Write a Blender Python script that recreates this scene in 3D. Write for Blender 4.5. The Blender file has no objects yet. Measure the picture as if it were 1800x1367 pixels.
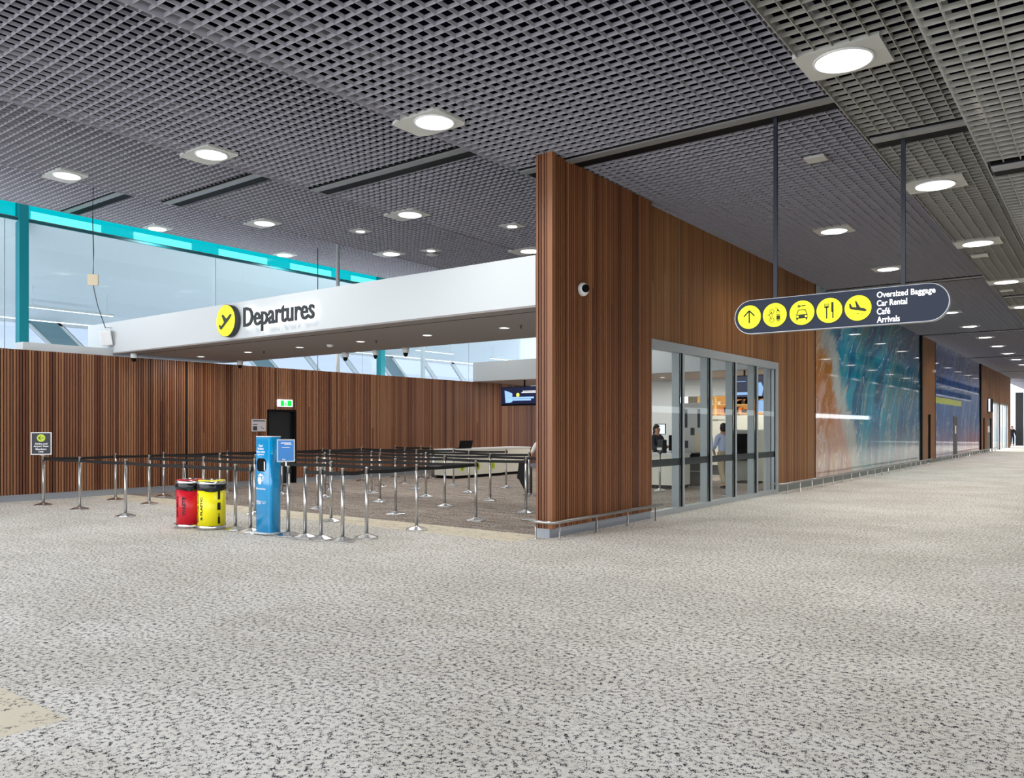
import bpy, bmesh, math, random
from mathutils import Vector, Matrix
random.seed(7)
S = bpy.context.scene
COL = S.collection
PI = math.pi

# ------------------------------------------------------------------ camera, world, exposure
HC = 1.55
F_PX, HY = 1405.9, 751.5
cam_d = bpy.data.cameras.new('camera'); cam = bpy.data.objects.new('camera', cam_d); COL.objects.link(cam)
cam_d.sensor_width = 36.0; cam_d.lens = 36.0 * F_PX / 1800.0
cam_d.shift_y = (HY - 683.5) / 1800.0
cam_d.clip_end = 400
cam.location = (0, 0, HC)
cam.rotation_euler = (PI / 2, 0, math.radians(36.937))
S.camera = cam
S.view_settings.view_transform = 'Standard'
try: S.view_settings.look = 'None'
except Exception: pass
S.view_settings.gamma = 1.0
S.view_settings.use_curve_mapping = False
S.view_settings.exposure = 0.0
w = bpy.data.worlds.new('world'); S.world = w; w.use_nodes = True
bgn = w.node_tree.nodes['Background']
bgn.inputs[0].default_value = (0.90, 0.94, 1.0, 1); bgn.inputs[1].default_value = 3.8
LAMP_W = 60.0          # power of one big downlight
SMALL_W = 30.0
cy = S.cycles
cy.max_bounces = 6; cy.diffuse_bounces = 4; cy.glossy_bounces = 3; cy.transmission_bounces = 4; cy.transparent_max_bounces = 16
cy.caustics_reflective = False; cy.caustics_refractive = False
cy.sample_clamp_indirect = 4.0; cy.blur_glossy = 0.5
cy.use_denoising = True
try: cy.denoiser = 'OPENIMAGEDENOISE'
except Exception: pass
cy.use_adaptive_sampling = True; cy.adaptive_threshold = 0.02

# ------------------------------------------------------------------ helpers
def srgb(r, g, b):
    def f(c):
        c /= 255.0
        return c / 12.92 if c <= 0.04045 else ((c + 0.055) / 1.055) ** 2.4
    return (f(r), f(g), f(b), 1.0)

MATS = {}
def mat(name, col, rough=0.5, metal=0.0, emit=0.0, coat=0.0, ecol=None):
    if name in MATS: return MATS[name]
    m = bpy.data.materials.new(name); m.use_nodes = True
    b = m.node_tree.nodes['Principled BSDF']
    c = srgb(*col) if max(col) > 1.001 else tuple(col) + (1,)
    b.inputs['Base Color'].default_value = c
    b.inputs['Roughness'].default_value = rough
    b.inputs['Metallic'].default_value = metal
    b.inputs['Coat Weight'].default_value = coat
    b.inputs['Coat Roughness'].default_value = 0.04
    if emit:
        b.inputs['Emission Color'].default_value = srgb(*ecol) if ecol else c
        b.inputs['Emission Strength'].default_value = emit
    MATS[name] = m
    return m

class NT:
    """tiny node-tree builder"""
    def __init__(s, name):
        s.m = bpy.data.materials.new(name); s.m.use_nodes = True; s.t = s.m.node_tree
        s.b = s.t.nodes['Principled BSDF']; MATS[name] = s.m
    def n(s, ty, **kw):
        x = s.t.nodes.new(ty)
        for k, v in kw.items(): setattr(x, k, v)
        return x
    def l(s, a, b): s.t.links.new(a, b)
    def setin(s, sock, v):
        if isinstance(v, bpy.types.NodeSocket): s.l(v, sock)
        else: sock.default_value = v
    def pos(s):
        return s.n('ShaderNodeTexCoord').outputs['Object']
    def mapp(s, vec, scale=(1, 1, 1), loc=(0, 0, 0), rot=(0, 0, 0)):
        x = s.n('ShaderNodeMapping'); s.l(vec, x.inputs[0]); x.inputs['Scale'].default_value = scale
        x.inputs['Location'].default_value = loc; x.inputs['Rotation'].default_value = rot
        return x.outputs[0]
    def noise(s, vec, scale, detail=3.0, rough=0.5, dist=0.0, col=False):
        x = s.n('ShaderNodeTexNoise'); s.l(vec, x.inputs['Vector']); x.inputs['Scale'].default_value = scale
        x.inputs['Detail'].default_value = detail; x.inputs['Roughness'].default_value = rough; x.inputs['Distortion'].default_value = dist
        return x.outputs['Color' if col else 'Fac']
    def math(s, op, a, b=0.0, c=0.0, clamp=False):
        x = s.n('ShaderNodeMath', operation=op, use_clamp=clamp)
        s.setin(x.inputs[0], a); s.setin(x.inputs[1], b)
        if len(x.inputs) > 2: s.setin(x.inputs[2], c)
        return x.outputs[0]
    def ramp(s, fac, stops, interp='LINEAR'):
        x = s.n('ShaderNodeValToRGB'); x.color_ramp.interpolation = interp
        e = x.color_ramp.elements
        while len(e) < len(stops): e.new(0.5)
        for i, (p, c) in enumerate(stops):
            e[i].position = p; e[i].color = c if len(c) == 4 else tuple(c) + (1,)
        s.setin(x.inputs[0], fac)
        return x.outputs[0]
    def mix(s, fac, a, b, mode='MIX'):
        x = s.n('ShaderNodeMix', data_type='RGBA', blend_type=mode)
        s.setin(x.inputs[0], fac); s.setin(x.inputs[6], a); s.setin(x.inputs[7], b)
        return x.outputs[2]
    def sep(s, vec):
        x = s.n('ShaderNodeSeparateXYZ'); s.l(vec, x.inputs[0]); return x.outputs
    def comb(s, a, b, c):
        x = s.n('ShaderNodeCombineXYZ'); s.setin(x.inputs[0], a); s.setin(x.inputs[1], b); s.setin(x.inputs[2], c); return x.outputs[0]
    def step(s, v, lo, hi):
        x = s.n('ShaderNodeMapRange', interpolation_type='SMOOTHSTEP'); s.setin(x.inputs[0], v)
        x.inputs[1].default_value = lo; x.inputs[2].default_value = hi
        return x.outputs[0]

class MB:
    """collects shapes and links them as ONE mesh object"""
    def __init__(s): s.v = []; s.f = []; s.r = []; s.sm = []
    def add(s, vs, fs, rnd=0.5, smooth=False):
        o = len(s.v); s.v += [tuple(p) for p in vs]
        for f in fs: s.f.append([i + o for i in f]); s.r.append(rnd); s.sm.append(smooth)
        return s
    def box(s, x0, x1, y0, y1, z0, z1, rnd=0.5):
        return s.add([(x0,y0,z0),(x1,y0,z0),(x1,y1,z0),(x0,y1,z0),(x0,y0,z1),(x1,y0,z1),(x1,y1,z1),(x0,y1,z1)],
                     [(0,3,2,1),(4,5,6,7),(0,1,5,4),(1,2,6,5),(2,3,7,6),(3,0,4,7)], rnd)
    def lathe(s, prof, n=24, c=(0, 0, 0), smooth=True, a0=0.0, caps=True):
        vs = []; fs = []
        for (r, z) in prof:
            for k in range(n):
                a = a0 + 2 * PI * k / n; vs.append((c[0] + r * math.cos(a), c[1] + r * math.sin(a), c[2] + z))
        m = len(prof)
        for i in range(m - 1):
            for k in range(n):
                k2 = (k + 1) % n; fs.append((i*n+k, i*n+k2, (i+1)*n+k2, (i+1)*n+k))
        o = len(s.v); s.add(vs, fs, 0.5, smooth)
        for i, flip in ((0, True), (m - 1, False)) if caps else ():
            if prof[i][0] > 1e-5:
                r = list(range(o + i*n, o + i*n + n)); s.f.append(r[::-1] if flip else r); s.r.append(0.5); s.sm.append(False)
        return s
    def tube(s, pts, r, n=10, caps=True):
        pts = [Vector(p) for p in pts]; vs = []; fs = []
        rs = r if isinstance(r, (list, tuple)) else [r] * len(pts)
        for i, p in enumerate(pts):
            if i == 0: d = pts[1] - p
            elif i == len(pts) - 1: d = p - pts[i-1]
            else: d = (pts[i+1] - p).normalized() + (p - pts[i-1]).normalized()
            d.normalize()
            u = d.cross(Vector((0, 0, 1)))
            if u.length < 1e-3: u = Vector((1, 0, 0))
            u.normalize(); v = d.cross(u)
            for k in range(n):
                a = 2 * PI * k / n; vs.append(p + (u * math.cos(a) + v * math.sin(a)) * rs[i])
        for i in range(len(pts) - 1):
            for k in range(n):
                k2 = (k + 1) % n; fs.append((i*n+k, (i+1)*n+k, (i+1)*n+k2, i*n+k2))
        o = len(s.v); s.add(vs, fs, 0.5, True)
        if caps:
            m = len(pts)
            s.f.append(list(range(o, o + n))); s.f.append(list(range(o + (m-1)*n, o + m*n))[::-1]); s.r += [0.5, 0.5]; s.sm += [False, False]
        return s
    def prism(s, poly, y0, y1, smooth=False):
        """poly of (x, z) extruded from y0 (front) to y1 (back)"""
        n = len(poly)
        vs = [(x, y0, z) for x, z in poly] + [(x, y1, z) for x, z in poly]
        s.add(vs, [tuple(range(n)), tuple(range(2*n-1, n-1, -1))])
        s.add([], [])
        o = len(s.v) - 2*n
        for k in range(n):
            k2 = (k+1) % n; s.f.append([o+k2, o+k, o+n+k, o+n+k2]); s.r.append(0.5); s.sm.append(smooth)
        return s
    def disc(s, cx, cz, r, y0, y1, n=40, rx=None):
        return s.prism([(cx + (rx or r) * math.cos(2*PI*k/n), cz + r * math.sin(2*PI*k/n)) for k in range(n)], y0, y1, True)
    def quad(s, a, b, c, d): return s.add([a, b, c, d], [(0, 1, 2, 3)])
    def build(s, name, m, parent=None, bevel=0.0, fix=True):
        me = bpy.data.meshes.new(name); me.from_pydata(s.v, [], s.f); me.update()
        if fix:
            bm = bmesh.new(); bm.from_mesh(me); bmesh.ops.recalc_face_normals(bm, faces=bm.faces[:]); bm.to_mesh(me); bm.free()
        at = me.attributes.new('rnd', 'FLOAT', 'FACE'); at.data.foreach_set('value', s.r)
        me.polygons.foreach_set('use_smooth', s.sm)
        me.materials.append(m)
        o = bpy.data.objects.new(name, me); COL.objects.link(o)
        if parent is not None: o.parent = parent
        if bevel:
            bv = o.modifiers.new('bevel', 'BEVEL'); bv.width = bevel; bv.segments = 2; bv.limit_method = 'ANGLE'
        return o

def empty(name, loc, label=None, cat=None, group=None, rz=0.0):
    o = bpy.data.objects.new(name, None); COL.objects.link(o); o.location = loc; o.rotation_euler = (0, 0, rz)
    o.empty_display_size = 0.1
    if label: tag(o, label, cat, group)
    return o
def tag(o, label, cat, group=None):
    o['label'] = label; o['category'] = cat
    if group: o['group'] = group
    return o
def struct(o, label=None):
    o['kind'] = 'structure'
    if label: o['label'] = label
    return o
def copy_tree(o, parent=None):
    c = o.copy(); COL.objects.link(c)
    if parent is not None: c.parent = parent
    for ch in [x for x in bpy.data.objects if x.parent == o]: copy_tree(ch, c)
    return c
def text(s, name, m, parent, cx, cz, y, width=None, height=None, left=None, depth=0.002, rot=None, bold=0.0, cap=None):
    """lettering in the XZ plane facing -Y; sized by its own bounding box"""
    cu = bpy.data.curves.new(name, 'FONT'); cu.body = s; cu.size = 1.0; cu.extrude = 0.01; cu.offset = bold; cu.resolution_u = 3
    cu.align_x = 'LEFT'; cu.space_line = 0.95
    if '\n' in s and left is None: cu.align_x = 'CENTER'
    tmp = bpy.data.objects.new('tmp', cu); COL.objects.link(tmp)
    dg = bpy.context.evaluated_depsgraph_get(); dg.update()
    me = bpy.data.meshes.new_from_object(tmp.evaluated_get(dg))
    bpy.data.objects.remove(tmp); bpy.data.curves.remove(cu)
    xs = [v.co.x for v in me.vertices]; ys = [v.co.y for v in me.vertices]
    x0, x1, y0, y1 = min(xs), max(xs), min(ys), max(ys)
    sx = width / (x1 - x0) if width else None; sy = height / (y1 - y0) if height else None
    sx = sx or sy; sy = sy or sx
    for v in me.vertices:
        X = (v.co.x - (x0 + x1) / 2) * sx; Z = (v.co.y - (y0 + y1) / 2) * sy; Y = -v.co.z / 0.01 * depth / 2
        if left is not None: X += (x1 - x0) / 2 * sx
        if rot:
            X, Z = X * math.cos(rot) - Z * math.sin(rot), X * math.sin(rot) + Z * math.cos(rot)
        v.co = ((left if left is not None else cx) + X, y + Y, cz + Z)
    me.materials.clear(); me.materials.append(m); me.name = name
    o = bpy.data.objects.new(name, me); COL.objects.link(o)
    if parent is not None: o.parent = parent
    return o

# ------------------------------------------------------------------ materials
def wood_mat(name, tones, rough=0.45):
    t = NT(name); p = t.pos()
    a = t.n('ShaderNodeAttribute', attribute_name='rnd').outputs['Fac']
    g = t.noise(t.mapp(p, (60, 60, 1.6)), 1.0, 4, 0.6)
    base = t.ramp(a, [(i / (len(tones) - 1), srgb(*c)) for i, c in enumerate(tones)])
    col = t.mix(t.math('MULTIPLY', g, 0.75), base, t.mix(1.0, base, (0.35, 0.28, 0.25, 1), 'MULTIPLY'))
    t.l(col, t.b.inputs['Base Color']); t.b.inputs['Roughness'].default_value = rough
    return t.m
WOOD = wood_mat('red brown timber battens', [(96, 54, 32), (118, 68, 38), (138, 84, 46), (154, 98, 56), (130, 78, 46), (168, 112, 70)])
WOOD_L = wood_mat('weathered timber battens', [(110, 66, 46), (134, 84, 58), (156, 106, 76), (168, 120, 88), (182, 130, 94), (160, 106, 70)])
WOOD_B = mat('dark backing behind battens', (24, 12, 9), 0.9)

t = NT('speckled loop carpet'); p = t.pos()
def squiggle(t, p, sx, sy, thr=(0.05, 0.11)):
    warp = t.noise(t.mapp(p, (1, 1, 1)), 45, 2, 0.5, col=True)
    pv = t.n('ShaderNodeVectorMath', operation='MULTIPLY_ADD'); t.l(warp, pv.inputs[0]); pv.inputs[1].default_value = (0.022, 0.022, 0); t.l(p, pv.inputs[2])
    v = t.n('ShaderNodeTexVoronoi', feature='DISTANCE_TO_EDGE'); t.l(t.mapp(pv.outputs[0], (sx, sy, 1), rot=(0, 0, 0.55)), v.inputs['Vector']); v.inputs['Scale'].default_value = 1.0
    brk = t.noise(t.mapp(p, (1, 1, 1), loc=(3.1, 7.7, 0)), 30, 2, 0.6)
    d = t.math('ADD', v.outputs['Distance'], t.math('MULTIPLY', t.math('SUBTRACT', brk, 0.46), 0.9))
    return t.step(d, thr[0], thr[1])
sq = squiggle(t, p, 104, 62, (0.0, 0.12))
patch = t.noise(p, 0.7, 3, 0.55)
streak = t.noise(t.mapp(p, (1.2, 9, 1)), 1.0, 3, 0.6)
fine = t.noise(p, 160, 2, 0.6)
light = t.mix(t.step(t.math('ADD', t.math('MULTIPLY', patch, 0.6), t.math('MULTIPLY', streak, 0.4)), 0.38, 0.62), srgb(224, 219, 209), srgb(246, 242, 235))
light = t.mix(t.math('MULTIPLY', fine, 0.5), light, srgb(205, 200, 190))
col = t.mix(sq, srgb(52, 52, 58), light)
t.l(col, t.b.inputs['Base Color']); t.b.inputs['Roughness'].default_value = 0.95
t.b.inputs['Specular IOR Level'].default_value = 0.15
CARPET = t.m

t = NT('brown streaked carpet'); p = t.pos()
st = t.noise(t.mapp(p, (1.3, 14, 1)), 1.0, 4, 0.65, 0.4)
sq = squiggle(t, p, 30, 60, (0.0, 0.2))
c1 = t.ramp(st, [(0.33, srgb(128, 116, 108)), (0.5, srgb(172, 160, 150)), (0.66, srgb(206, 196, 186))])
col = t.mix(sq, srgb(62, 54, 52), c1)
t.l(col, t.b.inputs['Base Color']); t.b.inputs['Roughness'].default_value = 0.95; t.b.inputs['Specular IOR Level'].default_value = 0.15
CARPET_IN = t.m

t = NT('pale beige carpet border'); p = t.pos()
sq = squiggle(t, p, 52, 30, (0.0, 0.1))
n1 = t.noise(p, 6, 3, 0.6); n2 = t.noise(p, 150, 2, 0.6)
c1 = t.mix(t.math('MULTIPLY', n2, 0.6), srgb(232, 222, 200), srgb(196, 186, 164))
keep = t.math('MAXIMUM', sq, t.step(n1, 0.42, 0.5))
col = t.mix(keep, srgb(90, 84, 80), c1)
t.l(col, t.b.inputs['Base Color']); t.b.inputs['Roughness'].default_value = 0.95
CARPET_B = t.m

GRID = mat('grey violet ceiling blades', (166, 164, 172), 0.55)
GRID_W = mat('warm grey ceiling blades', (164, 162, 154), 0.55)
PLEN = mat('dark plenum', (14, 15, 26), 0.9)
TRACKG = mat('grey track bar', (128, 128, 128), 0.4)
BLACK = mat('matt black', (8, 8, 10), 0.7)
BLACK.node_tree.nodes['Principled BSDF'].inputs['Specular IOR Level'].default_value = 0.15
PLEN.node_tree.nodes['Principled BSDF'].inputs['Specular IOR Level'].default_value = 0.0
NAVY = mat('navy sign face', (22, 35, 58), 0.6)
NAVYD = mat('dark navy steel', (28, 34, 46), 0.4)
WHITE = mat('white plasterboard', (204, 209, 211), 0.7)
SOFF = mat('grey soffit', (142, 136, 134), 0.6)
HALLW = mat('pale hall ceiling', (240, 246, 248), 0.6)
ALU = mat('pale grey aluminium', (176, 182, 184), 0.4, 0.3)
ALUD = mat('grey aluminium fin', (146, 152, 154), 0.45, 0.2)
SKIRT = mat('grey metal skirting', (158, 164, 172), 0.4, 0.3)
STEEL = mat('polished stainless steel', (225, 225, 226), 0.24, 1.0)
STEELB = mat('brushed stainless steel', (190, 188, 186), 0.3, 1.0)
BELT = mat('black webbing', (8, 8, 10), 0.7)
TEAL = mat('teal painted steel', (0, 128, 138), 0.45)
TEALD = mat('dark teal steel', (10, 84, 92), 0.5)
BLUEGREY = mat('blue grey cladding', (128, 156, 166), 0.6)
RED = mat('red bin wrap', (205, 18, 40), 0.35)
YEL = mat('yellow bin wrap', (250, 236, 20), 0.35)
YSIGN = mat('lit yellow sign disc', (250, 250, 0), 0.4, emit=0.3, ecol=(255, 255, 0))
LIME = mat('lime number disc', (196, 216, 40), 0.4)
BLUE = mat('cyan blue kiosk paint', (0, 146, 206), 0.18, coat=0.6)
WTEXT = mat('white lettering', (245, 245, 245), 0.5)
WLIT = mat('lit white lettering', (250, 250, 250), 0.5, emit=0.9)
KTEXT = mat('black lettering', (18, 18, 20), 0.5)
KGREEN = mat('black pictogram', (28, 34, 8), 0.5)
CREAM = mat('cream counter front', (226, 224, 210), 0.5)
BAG = mat('black bin liner', (12, 13, 18), 0.25)
LAMP = mat('glowing lamp reflector', (250, 250, 250), 0.4, emit=1.0, ecol=(255, 253, 248))
LENS = mat('glowing lamp lens', (250, 250, 250), 0.4, emit=3.5, ecol=(255, 253, 248))
LAMPT = mat('lamp reflector tooth', (200, 200, 198), 0.4, emit=0.35, ecol=(220, 220, 220))
PANEL = mat('pale lamp panel', (196, 196, 190), 0.6)
SOFTW = mat('white enamel', (228, 230, 230), 0.4)
DARKG = mat('dark grey', (54, 56, 60), 0.6)
MIDG = mat('mid grey cabinet', (150, 152, 150), 0.5)
GREENE = mat('lit green exit', (0, 200, 60), 0.5, emit=0.9, ecol=(0, 220, 70))
SCRW = mat('lit white screen', (235, 240, 250), 0.4, emit=0.9)
SCRN = mat('navy screen image', (30, 38, 74), 0.25, emit=0.35)
SCRB = mat('pale blue screen image', (150, 190, 240), 0.3, emit=0.8)
SCRY = mat('yellow screen image', (220, 225, 90), 0.3, emit=0.8)
SKIN = mat('skin', (196, 146, 118), 0.55)
HAIR = mat('dark hair', (26, 20, 18), 0.6)
SHIRTB = mat('pale blue shirt', (188, 200, 228), 0.8)
SHIRTW = mat('white shirt', (226, 222, 218), 0.8)
TROUB = mat('beige trousers', (176, 160, 130), 0.85)
TROUK = mat('black trousers', (14, 14, 18), 0.85)
SHOE = mat('dark shoe', (30, 28, 28), 0.5)
SHELFW = mat('warm timber shelving with glow', (226, 180, 110), 0.6, emit=0.2, ecol=(255, 214, 140))  # warm shop light put into the timber as its own glow
SIGNG = mat('grey notice board', (196, 192, 196), 0.5)
COLB = mat('black column cladding', (20, 20, 22), 0.4)

def glass(name, tint=(1, 1, 1), refl=0.07, rough=0.0):
    m = bpy.data.materials.new(name); m.use_nodes = True; t = m.node_tree
    t.nodes.remove(t.nodes['Principled BSDF']); out = t.nodes['Material Output']
    tr = t.nodes.new('ShaderNodeBsdfTransparent'); tr.inputs[0].default_value = tuple(tint) + (1,)
    gl = t.nodes.new('ShaderNodeBsdfGlossy'); gl.inputs['Roughness'].default_value = rough
    mx = t.nodes.new('ShaderNodeMixShader'); mx.inputs[0].default_value = refl
    t.links.new(tr.outputs[0], mx.inputs[1]); t.links.new(gl.outputs[0], mx.inputs[2]); t.links.new(mx.outputs[0], out.inputs[0])
    MATS[name] = m; return m
GLASS = glass('clear window glass', (0.96, 0.98, 0.975), 0.035)
GLASSH = glass('pale clerestory glass', (0.50, 0.53, 0.58), 0.04)
CYANG = glass('cyan tinted glazing', (0.0, 0.40, 0.42), 0.03)
CYANL = glass('pale cyan tinted glazing', (0.24, 0.60, 0.57), 0.03)

# ------------------------------------------------------------------ mural materials (abstract poured-paint look)
def mural(name, y0, y1, second=False):
    t = NT(name); p = t.pos(); sx = t.sep(p)
    u = t.math('DIVIDE', t.math('SUBTRACT', sx[1], y0), (y1 - y0)); v = t.math('DIVIDE', sx[2], 5.4)
    vec = t.comb(t.math('MULTIPLY', u, 2.6), t.math('MULTIPLY', v, 1.0), 0.0)
    w1 = t.noise(vec, 2.2, 4, 0.6, 0.6, col=True)
    wv = t.n('ShaderNodeVectorMath', operation='MULTIPLY_ADD'); t.l(w1, wv.inputs[0]); wv.inputs[1].default_value = (0.35, 0.5, 0); t.l(vec, wv.inputs[2])
    # fan-like vertical streaks
    fan = t.comb(t.math('ADD', t.math('MULTIPLY', u, 9.0), t.math('MULTIPLY', t.math('MULTIPLY', v, v), -2.5)), t.math('MULTIPLY', v, 1.1), 0.0)
    fw = t.n('ShaderNodeVectorMath', operation='MULTIPLY_ADD'); t.l(w1, fw.inputs[0]); fw.inputs[1].default_value = (1.3, 0.8, 0); t.l(fan, fw.inputs[2])
    s1 = t.noise(fw.outputs[0], 1.6, 6, 0.62, 0.5)
    s2 = t.noise(t.mapp(fw.outputs[0], (1, 1, 1), loc=(5, 3, 0)), 3.0, 6, 0.65, 0.8)
    big = t.noise(wv.outputs[0], 1.1, 3, 0.5)
    hgt = t.math('ADD', v, t.math('MULTIPLY', t.math('SUBTRACT', big, 0.5), 0.55))
    if not second:
        sea = t.ramp(hgt, [(0.0, srgb(176, 170, 160)), (0.18, srgb(120, 158, 178)), (0.36, srgb(96, 150, 180)), (0.5, srgb(40, 140, 172)), (0.66, srgb(14, 112, 142)), (0.85, srgb(12, 78, 104)), (1.0, srgb(14, 62, 82))])
        sea2 = t.ramp(s1, [(0.34, srgb(2, 26, 60)), (0.43, srgb(4, 76, 130)), (0.50, srgb(10, 140, 184)), (0.56, srgb(60, 170, 190)), (0.62, srgb(120, 130, 110)), (0.72, srgb(206, 210, 212))])
        c = t.mix(0.72, sea, sea2)
        right = t.step(t.math('ADD', u, t.math('MULTIPLY', s2, 0.5)), 0.75, 1.15)
        c = t.mix(t.math('MULTIPLY', right, 0.7), c, t.ramp(v, [(0.0, srgb(150, 166, 186)), (0.3, srgb(36, 74, 120)), (1.0, srgb(10, 36, 66))]))
        sand = t.ramp(t.math('ADD', t.math('MULTIPLY', s2, 0.7), t.math('MULTIPLY', v, 0.45)), [(0.26, srgb(160, 56, 48)), (0.36, srgb(196, 124, 108)), (0.46, srgb(214, 172, 152)), (0.6, srgb(176, 112, 60)), (0.8, srgb(206, 190, 160))])
        edge = t.math('ADD', t.math('SUBTRACT', u, t.math('MULTIPLY', t.math('SUBTRACT', 1.0, v), 0.31)), t.math('MULTIPLY', t.math('SUBTRACT', s1, 0.5), 0.22))
        foam = t.mix(s2, srgb(222, 224, 220), srgb(150, 168, 166))
        c = t.mix(t.step(edge, 0.02, 0.07), foam, c)
        c = t.mix(t.step(edge, -0.05, 0.0), sand, c)
        low = t.step(t.math('ADD', v, t.math('MULTIPLY', s2, 0.3)), 0.55, 0.22)
        c = t.mix(t.math('MULTIPLY', low, 0.45), c, t.ramp(s2, [(0.35, srgb(116, 150, 168)), (0.5, srgb(190, 184, 168)), (0.62, srgb(176, 160, 120)), (0.75, srgb(220, 222, 220))]))
    else:
        sea = t.ramp(hgt, [(0.0, srgb(206, 190, 184)), (0.14, srgb(184, 150, 156)), (0.3, srgb(120, 140, 178)), (0.5, srgb(34, 96, 168)), (0.7, srgb(28, 60, 150)), (1.0, srgb(30, 34, 76))])
        sea2 = t.ramp(s1, [(0.36, srgb(12, 16, 70)), (0.48, srgb(20, 74, 160)), (0.57, srgb(60, 120, 190)), (0.70, srgb(214, 218, 226))])
        c = t.mix(0.45, sea, sea2)
        pk = t.math('MULTIPLY', t.step(u, 0.35, 0.8), t.step(v, 0.30, 0.12))
        c = t.mix(t.math('MULTIPLY', pk, 0.8), c, t.ramp(s2, [(0.35, srgb(150, 50, 70)), (0.6, srgb(196, 120, 124))]))
        # yellow painted stroke
        st = t.math('MULTIPLY', t.step(t.math('ABSOLUTE', t.math('SUBTRACT', t.math('ADD', sx[2], t.math('MULTIPLY', s2, 0.1)), 2.86)), 0.16, 0.12), t.step(u, 0.52, 0.50))
        c = t.mix(st, c, srgb(226, 240, 20))
    rid = t.math('ABSOLUTE', t.math('SUBTRACT', t.noise(t.mapp(fw.outputs[0], (1, 1, 1), loc=(9, 1, 0)), 1.4, 4, 0.55, 0.3), 0.5))
    vein = t.step(rid, 0.014, 0.002)
    c = t.mix(t.math('MULTIPLY', vein, 0.5), c, srgb(226, 230, 232))
    gm_ = t.n('ShaderNodeGamma'); t.l(c, gm_.inputs[0]); gm_.inputs[1].default_value = 0.85; hs_ = t.n('ShaderNodeHueSaturation'); hs_.inputs['Saturation'].default_value = 1.25; t.l(gm_.outputs[0], hs_.inputs['Color']); c = hs_.outputs[0]
    t.l(c, t.b.inputs['Base Color']); t.b.inputs['Roughness'].default_value = 0.35
    t.b.inputs['Coat Weight'].default_value = 1.0; t.b.inputs['Coat Roughness'].default_value = 0.03; t.b.inputs['Coat IOR'].default_value = 1.6
    bp = t.n('ShaderNodeBump'); bp.inputs['Strength'].default_value = 0.02; t.l(t.noise(p, 1.5, 2), bp.inputs['Height']); t.l(bp.outputs[0], t.b.inputs['Coat Normal'])
    return t.m

# ------------------------------------------------------------------ floor
XW = -6.5
def flat(name, m, x0, x1, y0, y1, z0=-0.1, z1=0.0):
    return struct(MB().box(x0, x1, y0, y1, z0, z1).build(name, m))
flat('floor', CARPET, XW, 9, -7, 112)
flat('floor', CARPET, -19.5, XW, -7, 8.72)
flat('floor', CARPET_B, -19.5, XW, 8.72, 9.45)
flat('floor', CARPET_IN, -19.5, XW, 9.45, 36)
t_ = MB()
t_.box(-8.5, -4.45, 1.70, 1.98, 0.0, 0.003); t_.box(-4.78, -4.45, -1.5, 1.70, 0.0, 0.003)
struct(t_.build('floor_inlay', CARPET_B))

# ------------------------------------------------------------------ stepped open-cell ceiling
# (x0, x1, z, y0, y1, material)
TIERS = [(-22.05, -17.1, 7.22, 0.0, 34.0, GRID), (-17.1, -12.0, 6.62, -1.0, 34.0, GRID), (-12.0, -7.15, 6.00, -2.0, 34.0, GRID),
         (-7.15, -2.23, 5.41, -3.0, 95.0, GRID), (-2.23, -1.05, 4.83, -3.0, 95.0, GRID_W), (-1.05, 4.0, 4.28, -4.0, 95.0, GRID_W)]
PITCH, BD, BT = 0.15, 0.042, 0.008
TR_Y = [9.62, 23.3, 37.0, 50.7, 64.4, 78.1]
FARY = [21.0 + 4.6 * k for k in range(13)]
# rows of big downlights: x, z, list of y, panel extents
BIG = [  (-1.92, 4.83, [7.46, 12.04, 16.3] + FARY, 'narrow right ceiling strip', 0.36, 0.36, 0.30),
       (-4.37, 5.41, [16.3] + FARY, 'ceiling row beside the facade', 0.34, 0.34, 0.29),
       (-6.84, 5.41, [7.47], 'ceiling just in front of the tall timber corner', 0.50, 0.30, 0.30),
       (-11.72, 6.00, [7.46, 12.05, 16.35, 20.9, 25.4], 'ceiling row above the queue posts', 0.52, 0.34, 0.30),
       (-16.8, 6.62, [7.47, 12.15, 16.5, 20.9], 'second ceiling row from the left', 0.52, 0.34, 0.30),
       (-21.75, 7.22, [12.13, 16.5], 'leftmost ceiling row beside the cyan glazing', 0.28, 0.34, 0.30)]
SMALL = [(-15.52, 6.62, 14.14, 'small round downlight left of the large one over the queue'), (-15.6, 6.62, 16.9, 'small round downlight farther back, right of the grey sensor plate'),
         (-10.6, 6.0, 14.11, 'small round downlight nearest to the timber corner')]
HOLES = []
for (x, z, ys, wh, p0, p1, py) in BIG:
    for y in ys: HOLES.append((z, x - p0, x + p1, y - py, y + py))
for (x, z, y, lab) in SMALL: HOLES.append((z, x - 0.24, x + 0.24, y - 0.2, y + 0.2))
def spans(a, b_, cuts):
    out = []; cur = a
    for c0, c1 in sorted(cuts):
        if c1 <= cur or c0 >= b_: continue
        if c0 > cur: out.append((cur, c0))
        cur = max(cur, c1)
    if cur < b_: out.append((cur, b_))
    return out
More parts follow.
